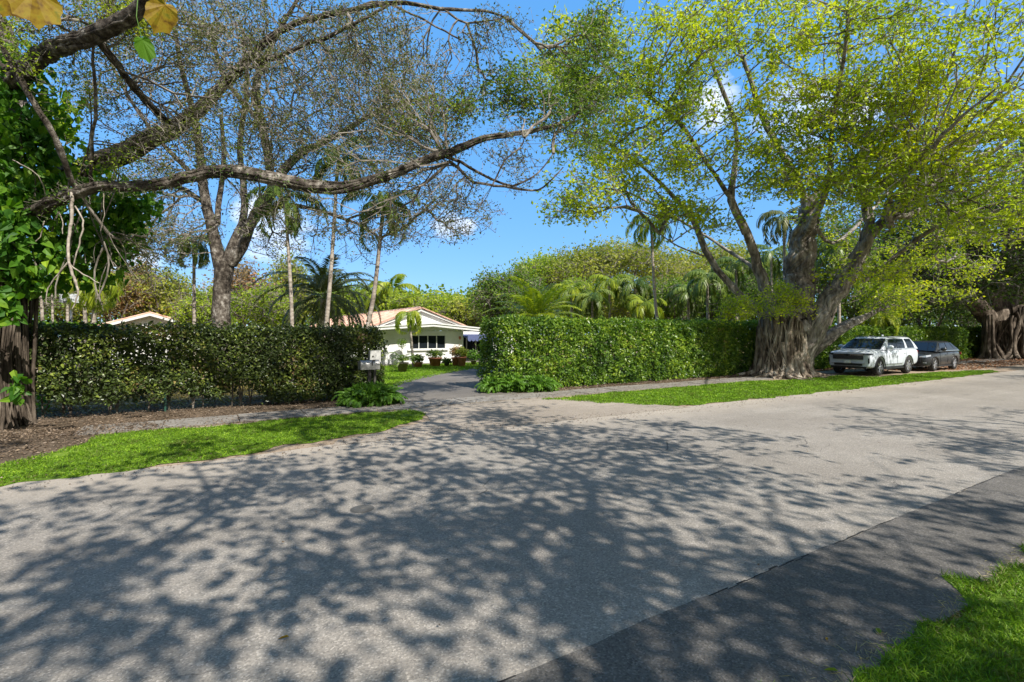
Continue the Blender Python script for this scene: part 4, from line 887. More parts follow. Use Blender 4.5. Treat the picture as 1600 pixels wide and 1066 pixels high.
palm('palm_tree', 'middle slim palm with its crown above the long limb', 526, 19.5, 285, 500, r=.075, nf=12, L=2.1, droop=2.0, el=(-.2, 1.2), ll=.5, hang=.7, group=PG, shaft=.9, bend=.06)
palm('palm_tree', 'slim palm leaning right with its pale trunk in front of the tiled roof', 597, 19.5, 345, 550, r=.085, nf=12, L=2.0, droop=2.0, el=(-.3, 1.2), ll=.5, hang=.8, group=PG, bend=.2)
palm('palm_tree', 'lone slim palm leaning over the right hedge beside the banyan', 1018, 27, 365, 1036, r=.08, nf=11, L=1.9, droop=2.1, el=(-.3, 1.1), ll=.5, hang=.8, mat='frond_y', bend=-.1)
palm('date_palm', 'dark feather palm with arching fronds above the middle of the left hedge', 508, 24, 468, 506, r=.26, nf=38, L=3.2, droop=1.5, el=(-.4, 1.4), nl=70, ll=.5, lw=.05, hang=.25, mat='frond_g', shaft=0, vshape=.5)
palm('coconut_palm', 'yellow green coconut palm behind the tiled roof', 612, 64, 458, 612, r=.25, nf=17, L=4.4, droop=1.5, el=(-.3, 1.3), nl=44, ll=1.1, lw=.15, hang=.6, mat='frond_y', shaft=.3)
palm('young_palm', 'small palm with yellowish drooping fronds standing before the house window', 640, 31.0, 494, 646, r=.07, nf=11, L=1.75, droop=2.4, el=(-.2, .9), nl=36, ll=.45, lw=.05, hang=.9, mat='frond_y', shaft=.15)
palm('fan_of_fronds_palm', 'pale feathery palm crown showing over the right hedge near its left end', 838, 23, 503, 838, r=.12, nf=26, L=2.6, droop=.9, el=(.25, 1.4), nl=46, ll=.5, lw=.045, hang=.1, mat='frond_y', shaft=0)
k = 0
for (px, D, top, L, mt, lab) in ((893, 34, 458, 1.9, 'frond_y', 'leftmost leafy palm behind the right hedge under the domed tree'), (925, 33, 470, 1.7, 'frond', 'low palm behind the right hedge left of the lone slim palm'), (952, 35, 446, 2.0, 'frond_y', 'taller yellowish palm behind the right hedge'),
                                 (992, 34, 448, 2.0, 'frond', 'bushy palm just left of the lone slim palm'), (1006, 31, 482, 1.6, 'frond_y', 'low yellow palm behind the lone slim trunk'), (1075, 34, 462, 1.9, 'frond', 'green palm right of the lone slim trunk'), (1105, 31, 440, 2.1, 'frond', 'dark palm left of the banyan limbs'),
                                 (1150, 33, 420, 2.4, 'frond', 'large dark palm behind the left banyan limb'), (1205, 36, 400, 2.3, 'frond', 'dark palm seen between the two left banyan limbs'), (1225, 30, 345, 2.2, 'frond_g', 'greyish palm crown at the left of the banyan top'), (1310, 31, 390, 2.4, 'frond', 'palm with long fronds behind the right banyan limb'),
                                 (672, 56, 468, 2.3, 'frond_y', 'yellowish palm behind the white gable peak'), (702, 56, 470, 2.3, 'frond_y', 'yellow palm clump behind the right roof slope'), (722, 56, 476, 2.1, 'frond_y', 'small yellow palm above the right eave'), (1375, 34, 500, 1.8, 'frond_y', 'yellow palm lit behind the white car roof'), (640, 60, 470, 2.3, 'frond_y', 'yellowish palm behind the ridge of the tiled roof')):
    palm('garden_palm', lab, px, D, top, px + 2, r=.09, nf=12, L=L, droop=1.8, el=(-.4, 1.2), nl=30, ll=.6, lw=.075, hang=.6, mat=mt, shaft=.2)
# yellow frond hanging at the left behind the vine
palm('garden_palm', 'palm with hanging yellow fronds left of the shed behind the vine', 150, 18.5, 440, 140, r=.08, nf=9, L=1.7, droop=2.4, el=(-.4, .8), nl=36, ll=.5, lw=.045, hang=.9, mat='frond_y', shaft=.2)

# ------------------------------------------------------------------ hedges
rng = np.random.default_rng(109)
def hedge(name, label, u0, u1, v0, v1, H, mat, dens, leaf, inner, gap=None, stem=2.2, zf=.12, topn=.085, face=True, ends=(1, 1), sag=0.0):
    T = empty(name, ((u0 + u1) / 2, (v0 + v1) / 2, 0), label, 'hedge'); mb = MB()
    def put(P, nrm, n_sc=1.0, r=None, drp=True):
        n = len(P)
        d = unit(nrm * .5 + rdir(n, -.1, .8)); m = rng.random(n)
        s = (.65 + rng.random(n) * .7) * n_sc
        leaves(mb, P, leaf[0] * s, leaf[1] * s, d=d, nrm=unit(nrm * .9 + rdir(n, .5, .7)), fold=.2, curl=.2, r=r, detail=leaf[0] > .075)
    def surf(n, f):
        P, N_ = f(n); q = nz(P, .9, 3); q2 = nz(P, 3.2, 7); P = P + N_ * (.13 * q + .16 * q2 + .06 * rng.normal(size=n))[:, None]
        r = np.clip(.45 + .5 * nz(P, 1.6, 4) + .28 * rng.normal(size=n), 0, 1)
        if gap is not None: k = gap(P); P, N_, r = P[k], N_[k], r[k]
        put(P, N_, r=r)
    Lu, Lv = u1 - u0, v1 - v0
    def fz(n): return zf + (H - zf) * rng.random(n)
    surf(int(Lu * H * dens), lambda n: (np.stack([u0 + Lu * rng.random(n), np.full(n, v0), fz(n)], 1), np.tile((0, -1., 0), (n, 1))))
    surf(int(Lu * Lv * dens * .8), lambda n: (np.stack([u0 + Lu * rng.random(n), v0 + Lv * rng.random(n), np.full(n, H)], 1), np.tile((0, 0, 1.), (n, 1))))
    for e, x, sg in ((ends[0], u0, -1.), (ends[1], u1, 1.)):
        if e: surf(int(Lv * H * dens), lambda n: (np.stack([np.full(n, x), v0 + Lv * rng.random(n), fz(n)], 1), np.tile((sg, 0, 0), (n, 1))))
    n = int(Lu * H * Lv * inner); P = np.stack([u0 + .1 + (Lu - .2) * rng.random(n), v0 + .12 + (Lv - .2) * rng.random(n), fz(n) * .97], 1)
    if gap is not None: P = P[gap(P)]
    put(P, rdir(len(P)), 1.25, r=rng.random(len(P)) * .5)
    # sprigs standing out of the top
    n = int(Lu * 38); P = np.stack([u0 + Lu * rng.random(n), v0 + Lv * rng.random(n) ** 1.5, H + np.abs(rng.normal(size=n)) * topn], 1)
    for kk in range(4): put(P + rng.normal(size=P.shape) * .03, np.tile((0, 0, 1.), (n, 1)), 1.0)
    mb.build('foliage', mat, T)
    if not stem: return T
    st = MB(); n = int(Lu * stem)
    for i in range(n):
        x = u0 + .1 + (Lu - .2) * (i + rng.random()) / n; y = v0 + .25 + .4 * (Lv - .4) * rng.random() * 2; h = H * (.5 + .4 * rng.random())
        for j in range(2 + int(rng.random() * 2)):
            lx, ly = rng.normal() * .22, rng.normal() * .15; pts = [(x, y, 0), (x + lx * .2 + rng.normal() * .03, y + ly * .2, h * .3), (x + lx * .7, y + ly * .7, h * .65), (x + lx * 1.3, y + ly, h)]
            st.tube(pts, [.022, .018, .012, .006], 5, cap=False)
    st.build('stems', M['bark_dark'], T); return T
def gapL(P):
    v = nz(P, .75, 11) * .8 + nz(P, 2.3, 2) * .5
    th = -.56 + 1.22 * np.clip((.95 - P[:, 2]) / .8, 0, 1) * np.clip((2.8 - P[:, 0]) / 2.5, 0, 1)
    return v > th - .08 * rng.random(len(P))
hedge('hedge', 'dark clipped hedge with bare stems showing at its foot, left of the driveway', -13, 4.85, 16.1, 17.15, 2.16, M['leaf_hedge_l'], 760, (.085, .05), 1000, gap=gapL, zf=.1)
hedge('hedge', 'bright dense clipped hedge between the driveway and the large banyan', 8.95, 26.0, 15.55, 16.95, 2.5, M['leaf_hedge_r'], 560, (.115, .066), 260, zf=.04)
hedge('hedge', 'shaded clipped hedge behind the parked cars', 26.1, 52, 15.7, 16.8, 2.3, M['leaf_hedge_r'], 300, (.13, .08), 160, zf=.04, stem=0)
hedge('hedge', 'far dark hedge end behind the farther banyan', 52.2, 90, 16.2, 17.2, 2.3, M['leaf_dark'], 120, (.2, .13), 80, zf=.04, stem=0)
# lighter leaves in the left hedge where shoots are young, and big leaves along its top by the tree
T = empty('shrub', (-5.6, 15.9, 0), 'lighter green leafy shrub showing over the hedge beside the vine covered trunk', 'shrub'); mb = MB()
for (px, py, D, rx, ry, n) in ((90, 512, 15.6, 50, 10, 320), (140, 515, 15.8, 45, 10, 220), (60, 620, 13.4, 22, 35, 110)):
    c, r, _ = B(px, py, D, rx, ry, .35, 1); q = rdir(n) * (rng.random(n) ** .5)[:, None] * r + c; leaves(mb, q, .14, .08, detail=True, d=rdir(n, -.2, .4))
mb.build('foliage', M['leaf_vine'], T); st = MB()
for i in range(9): st.tube([(-5.6 + rng.normal() * .4, 15.9 + rng.normal() * .2, 0), (-5.4 + rng.normal() * .6, 16 + rng.normal() * .2, 2.1)], [.015, .008], 5)
st.build('stems', M['bark_dark'], T)

# ferns at both sides of the driveway mouth
def fern(px, py, w, h, label, n=60, mat='fern', L=.75):
    c = gp(px, py); D = F * CAMH / (py - 520.); T = empty('fern_clump', c, label, 'fern'); mb = MB(); rw = w / 2 / F * D
    for i in range(n):
        a = rng.random() * 6.28; r = rw * rng.random() ** .5 * .85; b = c + np.array((math.cos(a) * r * CA, math.sin(a) * r * .7, 0.02)); lo = 1 - .35 * (r / rw)
        frond(mb, b, rng.random() * 6.28, .95 + .5 * rng.random(), L * lo * (.85 + .5 * rng.random()), 1.2 + .9 * rng.random(), 22, .14 + .04 * rng.random(), .05, .15, rach=.004, vshape=.15)
    n = int(n * 11); q = rdir(n) * (rng.random(n) ** .35)[:, None] * (rw, rw * .8, L * .72) + c; q[:, 2] = np.abs(q[:, 2] - c[2]) + .03; leaves(mb, q, .15, .07, d=unit(q - c + rdir(n, -.2, .6) * .4), detail=True)
    mb.build('fronds', [M[mat], M['shaft']], T); return T
fern(577, 632, 88, 45, 'lush green fern clump at the foot of the mailbox', 170, L=.8)
fern(838, 611, 70, 35, 'bright fern clump at the near end of the right hedge', 90, L=.7)
fern(772, 612, 42, 30, 'darker fern tuft at the driveway corner of the right hedge', 60, L=.75)
fern(800, 612, 40, 30, 'middle fern tuft between the two others under the right hedge', 50, L=.8)

# ------------------------------------------------------------------ fence behind the hedges
M['fence'] = plain('green_fence_paint', (.02, .07, .05), .45)
M['galv'] = plain('galvanised_steel', (.34, .36, .38), .4, .7)
def fence(u0, u1, v, H, posts, label, mat):
    T = empty('wire_fence', ((u0 + u1) / 2, v, 0), label, 'fence'); mb = MB(); mb.tube([(u0, v, H), (u1, v, H)], .018, 8); mb.build('top_rail', mat, T)
    for x in posts:
        mb = MB(); mb.tube([(x, v, 0), (x, v, H + .05)], .028, 10); mb.lathe([(.0, H + .1), (.022, H + .085), (.034, H + .05), (.034, H + .03)], (x, v, 0), 10); mb.build('post', mat, T)
    mb = MB(); s = .11; A_, B_ = [], []
    n = int((u1 - u0 + H) / s)
    for i in range(n):
        a = u0 - H + i * s
        for sg in (1, -1):
            x0, z0, x1, z1 = (a, 0.03, a + H, H)
            if x0 < u0: z0 += u0 - x0; x0 = u0
            if x1 > u1: z1 -= x1 - u1; x1 = u1
            if z1 - z0 < .05: continue
            if sg < 0: x0, x1 = u0 + u1 - x0, u0 + u1 - x1
            A_.append((x0, v + .004 * sg, z0)); B_.append((x1, v + .004 * sg, z1))
    A_ = np.array(A_); B_ = np.array(B_); mb.edges(A_, B_, np.full(len(A_), .0012), np.full(len(A_), .0012), 3); mb.build('wire_mesh', mat, T)
fence(-12.8, 4.7, 16.28, 1.22, [-11.7, -9.0, -6.3, -3.6, -.9, 1.7, 3.15, 4.6], 'green wire fence with round posts in front of the dark left hedge', M['fence'])
fence(9.0, 22.5, 15.68, 1.1, [9.6, 12.4, 15.2, 18.0, 20.8], 'thin metal wire fence half buried in the bright right hedge', M['galv'])

# ------------------------------------------------------------------ mailbox
c = gp(577, 622); c = at(577, 520, 15.2); c[2] = 0
M['mail'] = plain('weathered_metal', (.42, .41, .39), .42, .75, var=.25, vs=14)
M['white'] = plain('white_paint', (.62, .62, .6), .55, var=.06)
M['mailwhite'] = plain('shade_toned_white_metal', (.42, .42, .4), .5, var=.2)  # white darkened: the shade over the box is put into its colour
M['darkpost'] = plain('dark_wood', (.05, .045, .04), .7)
T = empty('mailbox', c, 'grey metal mailbox with a rounded top on a post in front of the dark hedge', 'mailbox')
mb = MB(); mb.box((c[0], c[1], .5), (.09, .09, 1.0)); mb.build('post', M['darkpost'], T)
mb = MB(); th = np.linspace(0, math.pi, 13); prof = [(-.15, .0)] + [(-.15 * math.cos(a), .14 + .14 * math.sin(a)) for a in th] + [(.15, .0)]
V = [(c[0] + x0, c[1] + p[0], 1.0 + p[1]) for x0 in (-.28, .28) for p in prof]; n = len(prof)
mb.add(V, [(i, (i + 1) % n, n + (i + 1) % n, n + i) for i in range(n)])
for x0, off in ((-.28, 0), (.28, n)): mb.poly([V[off + i] for i in range(n)])
bx = mb.build('box', M['mail'], T)
mb = MB(); mb.box((c[0] - .29, c[1], 1.13), (.015, .29, .25)); mb.build('door', M['mail'], T); mb = MB(); mb.box((c[0] - .302, c[1], 1.2), (.02, .05, .03)); mb.build('handle', M['galv'], T)
mb = MB(); mb.box((c[0] + .05, c[1] - .16, 1.2), (.02, .02, .16)); mb.box((c[0] + .09, c[1] - .16, 1.26), (.08, .015, .05)); mb.build('flag', M['darkpost'], T)
c = at(585, 520, 15.9); c[2] = 0; c[1] = min(c[1], 15.8)
T = empty('utility_box', c, 'white box on a dark post just above the grey mailbox', 'box')
mb = MB(); mb.box((c[0], c[1], .52), (.07, .07, 1.05)); mb.box((c[0], c[1], 1.12), (.26, .12, .1)); mb.build('post', M['darkpost'], T); mb = MB(); mb.box((c[0], c[1], 1.36), (.34, .16, .36)); mb.build('box', M['mailwhite'], T)
mb = MB(); mb.box((c[0] - .08, c[1] - .085, 1.36), (.05, .012, .05)); mb.build('lock', M['darkpost'], T)

# ------------------------------------------------------------------ house
def stucco():
    m, nt, b, out = mat_new('white_stucco'); p = tex_pos(nt); n = noise_t(nt, p, 1.2, 6, .6)
    c = ramp(nt, n, [(.58, .57, .55), (.7, .7, .69), (.76, .76, .75)], [.3, .5, .7]); nt.links.new(c, b.inputs['Base Color']); b.inputs['Roughness'].default_value = .85; bump(nt, b, noise_t(nt, p, 40, 4), .004); return m
def tiles():
    m, nt, b, out = mat_new('roof_tile'); p = tex_pos(nt); n = noise_t(nt, p, 2.2, 6, .65)
    c = ramp(nt, n, [(.35, .19, .13), (.6, .36, .26), (.72, .47, .36), (.78, .58, .47)], [.3, .45, .58, .7])
    w = nt.nodes.new('ShaderNodeTexWave'); w.bands_direction = 'Y'; w.inputs['Scale'].default_value = 1.4; w.inputs['Distortion'].default_value = .4; nt.links.new(p, w.inputs['Vector'])
    nt.links.new(mixc(nt, maprange(nt, w.outputs['Fac'], 0, .25, .45, 0), c, (.16, .08, .05)), b.inputs['Base Color']); b.inputs['Roughness'].default_value = .85; bump(nt, b, w.outputs['Fac'], .05); return m
def glass_m(name, col=(.012, .016, .02), rough=.06):
    m, nt, b, out = mat_new(name); b.inputs['Base Color'].default_value = (*col, 1); b.inputs['Roughness'].default_value = rough; b.inputs['Specular IOR Level'].default_value = .25
    n = noise_t(nt, tex_pos(nt), 1.8, 3); bump(nt, b, n, .01, .3); return m
M['stucco'] = stucco(); M['tile'] = tiles(); M['glass'] = glass_m('window_glass'); M['terra'] = plain('terracotta', (.42, .16, .09), .8, var=.25); M['blackpot'] = plain('dark_pot', (.09, .075, .06), .7, var=.3)
M['blue'] = plain('blue_canvas', (.08, .1, .22), .75)
HV = 32.6
T = empty('white_house', (13, HV + 4, 0), 'white single storey house with pink tiled gable roof at the end of the driveway', 'house')
def wall_box(x0, x1, y0, y1, z0, z1, mb): mb.box(((x0 + x1) / 2, (y0 + y1) / 2, (z0 + z1) / 2), (x1 - x0, y1 - y0, z1 - z0))
mb = MB()   # front wall built round the window opening
wx0, wx1, wz0, wz1 = 11.75, 14.4, .98, 1.93
wall_box(7.9, wx0, HV, HV + .2, 0, 2.25, mb); wall_box(wx1, 15.75, HV, HV + .2, 0, 2.22, mb); wall_box(wx0, wx1, HV, HV + .2, 0, wz0, mb); wall_box(wx0, wx1, HV, HV + .2, wz1, 2.22, mb)
mb.box((8, HV + 8, 1.1), (.2, 15.6, 2.2)); mb.box((15.65, HV + 1.0, 1.1), (.2, 1.6, 2.2)); wall_box(15.75, 21, HV + 1.7, HV + 1.9, 0, 2.2, mb); mb.box((20.9, HV + 7, 1.1), (.2, 10, 2.2)); mb.box((14, HV + 14, 1.1), (14, .2, 2.2))
# upper gable triangle
gx0, gxm, gx1 = 9.95, 12.45, 15.3
for y in (HV - .12, HV + .08): mb.poly([(gx0 - .5, y, 2.3), (gx1 + .6, y, 2.3), (gxm, y, 3.6)])
mb.add([(8.4, HV + .01, 2.2), (13.1, HV + .01, 2.5), (15.7, HV + .01, 2.25)], [(0, 2, 1)])
mb.build('wall', M['stucco'], T)
mb = MB()   # tiled upper roof
def slab(mb, quad, t):
    q = np.array(quad, float); lo = q - (0, 0, t); mb.add(np.vstack([q, lo]), [(0, 1, 2, 3), (7, 6, 5, 4), (0, 4, 5, 1), (1, 5, 6, 2), (2, 6, 7, 3), (3, 7, 4, 0)])
yb = HV + 27; ex0, ex1 = gx0 - .75, gx1 + .75
slab(mb, [(ex0, HV - .3, 2.5), (gxm, HV - .3, 3.78), (gxm, yb, 3.78), (ex0, yb, 2.5)], .1)
slab(mb, [(gxm, HV - .3, 3.775), (ex1, HV - .3, 2.45), (ex1, yb, 2.45), (gxm, yb, 3.775)], .1)
for j in range(40):   # barrel tile ends along the verge and ridge caps
    t = j / 40
    for (xa, za, xb, zb_) in ((ex0, 2.52, gxm, 3.8), (ex1, 2.47, gxm, 3.8)):
        mb.box((xa + (xb - xa) * t, HV - .3, za + (zb_ - za) * t), (.12, .3, .06))
for j in range(86): mb.lathe([(.11, -.15), (.13, .15)], (gxm, HV - .2 + j * .31, 3.76), 8, 'y')
# courses of tile down the left slope
for j in range(87):
    y = HV - .2 + j * .31; mb.tube([(ex0, y, 2.51), (gxm, y, 3.79)], .05, 6)
rf = mb.build('roof', M['tile'], T)
mb = MB(); slab(mb, [(gx0 - .6, HV - .34, 2.52), (gxm, HV - .34, 3.7), (gxm, HV - .3, 3.7), (gx0 - .6, HV - .3, 2.52)], .14); slab(mb, [(gxm, HV - .34, 3.7), (gx1 + .6, HV - .34, 2.5), (gx1 + .6, HV - .3, 2.5), (gxm, HV - .3, 3.7)], .14); mb.build('verge_board', M['white'], rf)
mb = MB()   # shallow white porch roof with deep fascia
slab(mb, [(7.6, HV - 1.0, 2.36), (13.1, HV - 1.0, 2.72), (13.1, HV + .3, 2.72), (7.6, HV + .3, 2.36)], .2); slab(mb, [(6.5, HV + .3, 2.3), (9.6, HV + .3, 2.4), (9.6, yb, 2.4), (6.5, yb, 2.3)], .15); slab(mb, [(13.1, HV - 1.0, 2.718), (19.2, HV - 1.0, 2.16), (19.2, HV + .3, 2.16), (13.1, HV + .3, 2.718)], .2); mb.build('porch_roof', M['white'], T)
mb = MB(); slab(mb, [(7.5, HV - 1.06, 2.42), (13.1, HV - 1.06, 2.78), (13.1, HV - 1.0, 2.78), (7.5, HV - 1.06 + .06, 2.42)], .09); slab(mb, [(13.1, HV - 1.06, 2.778), (19.3, HV - 1.06, 2.22), (19.3, HV - 1.0, 2.22), (13.1, HV - 1.0, 2.778)], .09); mb.build('fascia', M['white'], T)
mb = MB(); fw = .05; xs = np.linspace(wx0 + fw / 2, wx1 - fw / 2, 5)
for x in xs: mb.box((x, HV + .06, (wz0 + wz1) / 2), (fw, .08, wz1 - wz0))
mb.box(((wx0 + wx1) / 2, HV + .062, wz0 + .02), (wx1 - wx0, .07, .04)); mb.box(((wx0 + wx1) / 2, HV + .062, wz1 - .02), (wx1 - wx0, .07, .04)); wf = mb.build('window', M['white'], T)
for i in range(4):
    mb = MB(); mb.box(((xs[i] + xs[i + 1]) / 2, HV + .08, (wz0 + wz1) / 2), (xs[1] - xs[0] - fw, .012, wz1 - wz0 - .08)); mb.build('pane', M['glass'], wf)
mb = MB(); mb.box(((wx0 + wx1) / 2, HV - .05, wz0 - .05), (wx1 - wx0 + .3, .16, .09)); mb.build('sill', M['white'], wf)
for i in range(4):
    x = 16.0 + i * .78; mb = MB(); mb.box((x, HV + 1.62, 1.0), (.09, .08, 2.0)); mb.box((x + .78, HV + 1.622, 1.0), (.09, .08, 2.0)); mb.box((x + .39, HV + 1.63, 1.96), (.7, .06, .08)); mb.box((x + .39, HV + 1.63, .06), (.7, .06, .12)); d_ = mb.build('glass_door', M['white'], T)
    mb = MB(); mb.box((x + .39, HV + 1.64, 1.02), (.68, .012, 1.8)); mb.build('pane', M['glass'], d_)
for x in (18.6,): mb = MB(); mb.box((x, HV - .75, 1.0), (.12, .12, 2.0)); mb.build('column', M['white'], T)
# awning
mb = MB(); slab(mb, [(15.72, HV - .75, 1.72), (19, HV - .75, 1.72), (19, HV + 1.5, 1.98), (15.72, HV + 1.5, 1.98)], .02); slab(mb, [(15.72, HV - .77, 1.95), (19, HV - .77, 1.9), (19, HV - .75, 1.9), (15.72, HV - .75, 1.95)], .3)
for j in range(11): mb.lathe([(.0, -.012), (.15, -.01), (.15, .01), (0, .012)], (15.87 + j * .3, HV - .76, 1.64), 12, 'y')
mb.build('awning', M['blue'], T)
mb = MB(); mb.lathe([(0, 1.85), (.07, 1.84), (.09, 1.72), (.05, 1.62), (0, 1.6)], (15.45, HV - .08, 0), 10); mb.build('wall_lamp', M['terra'], T)
mb = MB(); mb.box((13.8, HV - .3, .02), (11.6, 1.5, .05)); o = mb.build('stone_edging', M['concrete']); o.name = 'terrace'; o['kind'] = 'structure'

# small shed
D = 33; pk = at(235, 489, D); sx, sy = pk[0], pk[1]
T = empty('garden_shed', (sx, sy + 2, 0), 'small white gabled shed just showing over the dark left hedge', 'shed')
mb = MB(); mb.box((sx, sy + 2.6, 1.25), (4.2, 5, 2.5)); mb.add([(sx - 2.1, sy + .095, 2.45), (sx + 2.1, sy + .095, 2.45), (sx, sy + .095, 3.25)], [(0, 1, 2)]); mb.build('wall', M['stucco'], T)
mb = MB(); slab(mb, [(sx - 2.65, sy - .3, 2.56), (sx, sy - .3, 3.42), (sx, sy + 5.4, 3.42), (sx - 2.65, sy + 5.4, 2.56)], .08); slab(mb, [(sx, sy - .3, 3.418), (sx + 2.65, sy - .3, 2.56), (sx + 2.65, sy + 5.4, 2.56), (sx, sy + 5.4, 3.418)], .08)
for j in range(18): mb.tube([(sx - 2.65, sy - .2 + j * .31, 2.57), (sx, sy - .2 + j * .31, 3.43), (sx + 2.65, sy - .2 + j * .31, 2.57)], .05, 6)
rf = mb.build('roof', M['tile'], T)
mb = MB(); slab(mb, [(sx - 2.65, sy - .36, 2.5), (sx, sy - .36, 3.36), (sx, sy - .3, 3.36), (sx - 2.65, sy - .3, 2.5)], .16); slab(mb, [(sx, sy - .36, 3.358), (sx + 2.65, sy - .36, 2.5), (sx + 2.65, sy - .3, 2.5), (sx, sy - .3, 3.358)], .16); mb.build('verge_board', M['white'], rf)
mb = MB(); mb.box((sx - .3, sy + .07, 1.0), (.95, .08, 2.0)); dr = mb.build('door', M['white'], T); mb = MB(); mb.lathe([(0, -.06), (.035, -.05), (.035, -.02), (.015, .0)], (sx + .05, sy + .03, 1.0), 10, 'y'); mb.build('handle', M['galv'], dr)

# basketball hoop
D = 26; c = at(108, 466, D); T = empty('basketball_hoop', (c[0], c[1], 0), 'pale basketball hoop and backboard on a pole behind the left hedge', 'basketball hoop')
M['board'] = plain('pale_board', (.5, .53, .56), .4); M['orange'] = plain('dark_rim', (.06, .04, .035), .5); M['pad'] = plain('grey_pad', (.34, .33, .32), .7)
mb = MB(); mb.box((c[0], c[1], c[2]), (.78, .04, .46)); bd = mb.build('backboard', M['board'], T)
mb = MB()
for q, d in (((0, 0, .1), (.3, .01, .02)), ((0, 0, -.08), (.3, .01, .02)), ((-.15, 0, .01), (.02, .01, .2)), ((.15, 0, .01), (.02, .01, .2))): mb.box((c[0] + q[0], c[1] - .028, c[2] + q[2]), d)
mb.build('target_square', M['white'], bd)
mb = MB(); n = 20; mb.tube([(c[0] + .2 * math.cos(a), c[1] - .27 + .2 * math.sin(a), c[2] - .2) for a in np.linspace(0, 6.283, n)], .012, 6); mb.box((c[0], c[1] - .05, c[2] - .22), (.14, .1, .2)); mb.build('rim', M['orange'], T)
mb = MB()
for i in range(12):
    a = i * math.pi / 6; mb.tube([(c[0] + .2 * math.cos(a), c[1] - .27 + .2 * math.sin(a), c[2] - .2), (c[0] + .1 * math.cos(a + .3), c[1] - .27 + .1 * math.sin(a + .3), c[2] - .52)], .005, 4)
mb.build('net', M['orange'], T)
mb = MB(); mb.tube([(c[0], c[1] + .5, 0), (c[0], c[1] + .45, c[2] - .6), (c[0], c[1] + .05, c[2])], .05, 10); mb.build('pole', M['galv'], T); mb = MB(); mb.box((c[0], c[1] + .48, 1.3), (.5, .3, 2.4)); mb.build('pole_pad', M['pad'], T)
# thin pale trunks at the left
for (px, D, top, r, lab) in ((60, 24, 445, .1, 'thin pale trunk left of the basketball hoop'), (76, 25, 425, .07, 'second thin pale trunk close to the basketball hoop'), (127, 27, 440, .12, 'grey trunk just right of the basketball hoop'), (100, 30, 430, .1, 'slender trunk directly behind the backboard')):
    b = at(px, 520, D); b[2] = 0; tp = at(px + 4, top, D); T = empty('slender_tree', b, lab, 'tree'); mb = MB(); Ls = [limb(mb, [b, (b + tp) / 2 + (.1, 0, 0), tp], [r, r * .8, r * .5], 8)]; mb.build('trunk', M['palm_bark'], T, smooth=True)
    fo, br = MB(), MB(); A = blob_points([((tp[0], tp[1], tp[2] + .6), (1.3, 1.3, .9), 1)], 90); Rt, pl = roots_of(Ls, 2.5); crown_mesh(fo, br, Rt, pl, A, (.14, .08), rtip=.008, per=9, spread=.2); br.build('branches', M['twig'], T); fo.build('foliage', M['leaf_mid'], T)

# potted plants
def pot_plant(px, D, rp, hp, hpl, wpl, pmat, lmat, label, kind='bush', ll=.16):
    c = at(px, 520, D); c[2] = .0; T = empty('potted_plant', c, label, 'potted plant')
    mb = MB(); mb.lathe([(.0, .02), (rp * .68, .02), (rp * .95, hp * .86), (rp * 1.08, hp * .88), (rp * 1.08, hp), (rp * .9, hp), (rp * .85, hp * .93), (0, hp * .9)], c, 20); mb.build('pot', pmat, T, smooth=True)
    mb = MB()
    if kind == 'palm':
        for i in range(22): frond(mb, c + (0, 0, hp), i * 2.4, .5 + .8 * rng.random(), wpl * (.7 + .5 * rng.random()), 1.3, 20, ll, .03, .2, rach=.006)
        mb.build('fronds', [lmat, M['shaft']], T)
    else:
        for i in range(16):
            a = rng.random() * 6.28; mb.tube([c + (0, 0, hp * .9), c + (math.cos(a) * wpl * .3, math.sin(a) * wpl * .3, hp + hpl * .5), c + (math.cos(a) * wpl * .8, math.sin(a) * wpl * .8, hp + hpl * (.6 + .4 * rng.random()))], .008, 4, mi=1)
        n = 330; q = rdir(n) * (rng.random(n) ** .5)[:, None] * (wpl, wpl, hpl * .5) + c + (0, 0, hp + hpl * .5); leaves(mb, q, ll, ll * .5)
        mb.build('plant', [lmat, M['twig']], T)
pot_plant(629, 26.9, .3, .52, .9, .95, M['blackpot'], M['frond'], 'dark pot with a tall spiky palm on the lawn near the house corner', 'palm', .22)
pot_plant(653, 30.6, .3, .3, .5, .4, M['terra'], M['leaf_dark'], 'low terracotta bowl with a dark plant at the foot of the young palm')
pot_plant(680, 31.6, .42, .55, .5, .62, M['terra'], M['leaf_mid'], 'wide terracotta pot with a rounded dark bush under the window')
pot_plant(712, 31.9, .26, .55, .75, .42, M['terra'], M['leaf_red'], 'terracotta pot with a pinkish plant beside the glass doors')
pot_plant(722, 31.5, .28, .6, .6, .4, M['terra'], M['leaf_olive'], 'right one of the paired tall terracotta pots by the glass doors')
pot_plant(740, 33, .2, .3, .7, .5, M['blackpot'], M['fern'], 'small dark pot with bright green leaves in front of the glass doors')
pot_plant(698, 31.4, .16, .2, .3, .3, M['blackpot'], M['leaf_dark'], 'smallest dark pot between the wide pot and the paired pots')
# standing topiary ball by the house
c = at(628, 536, 30.5); T = empty('shrub', (c[0], c[1], 0), 'small round topped shrub against the house wall left of the window', 'shrub'); mb = MB(); mb.tube([(c[0], c[1], 0), (c[0], c[1], c[2])], .02, 6); mb.build('trunk', M['twig'], T); mb = MB(); n = 260; leaves(mb, rdir(n) * (rng.random(n) ** .4)[:, None] * (.32, .32, .3) + c, .1, .05); mb.build('foliage', M['leaf_mid'], T)

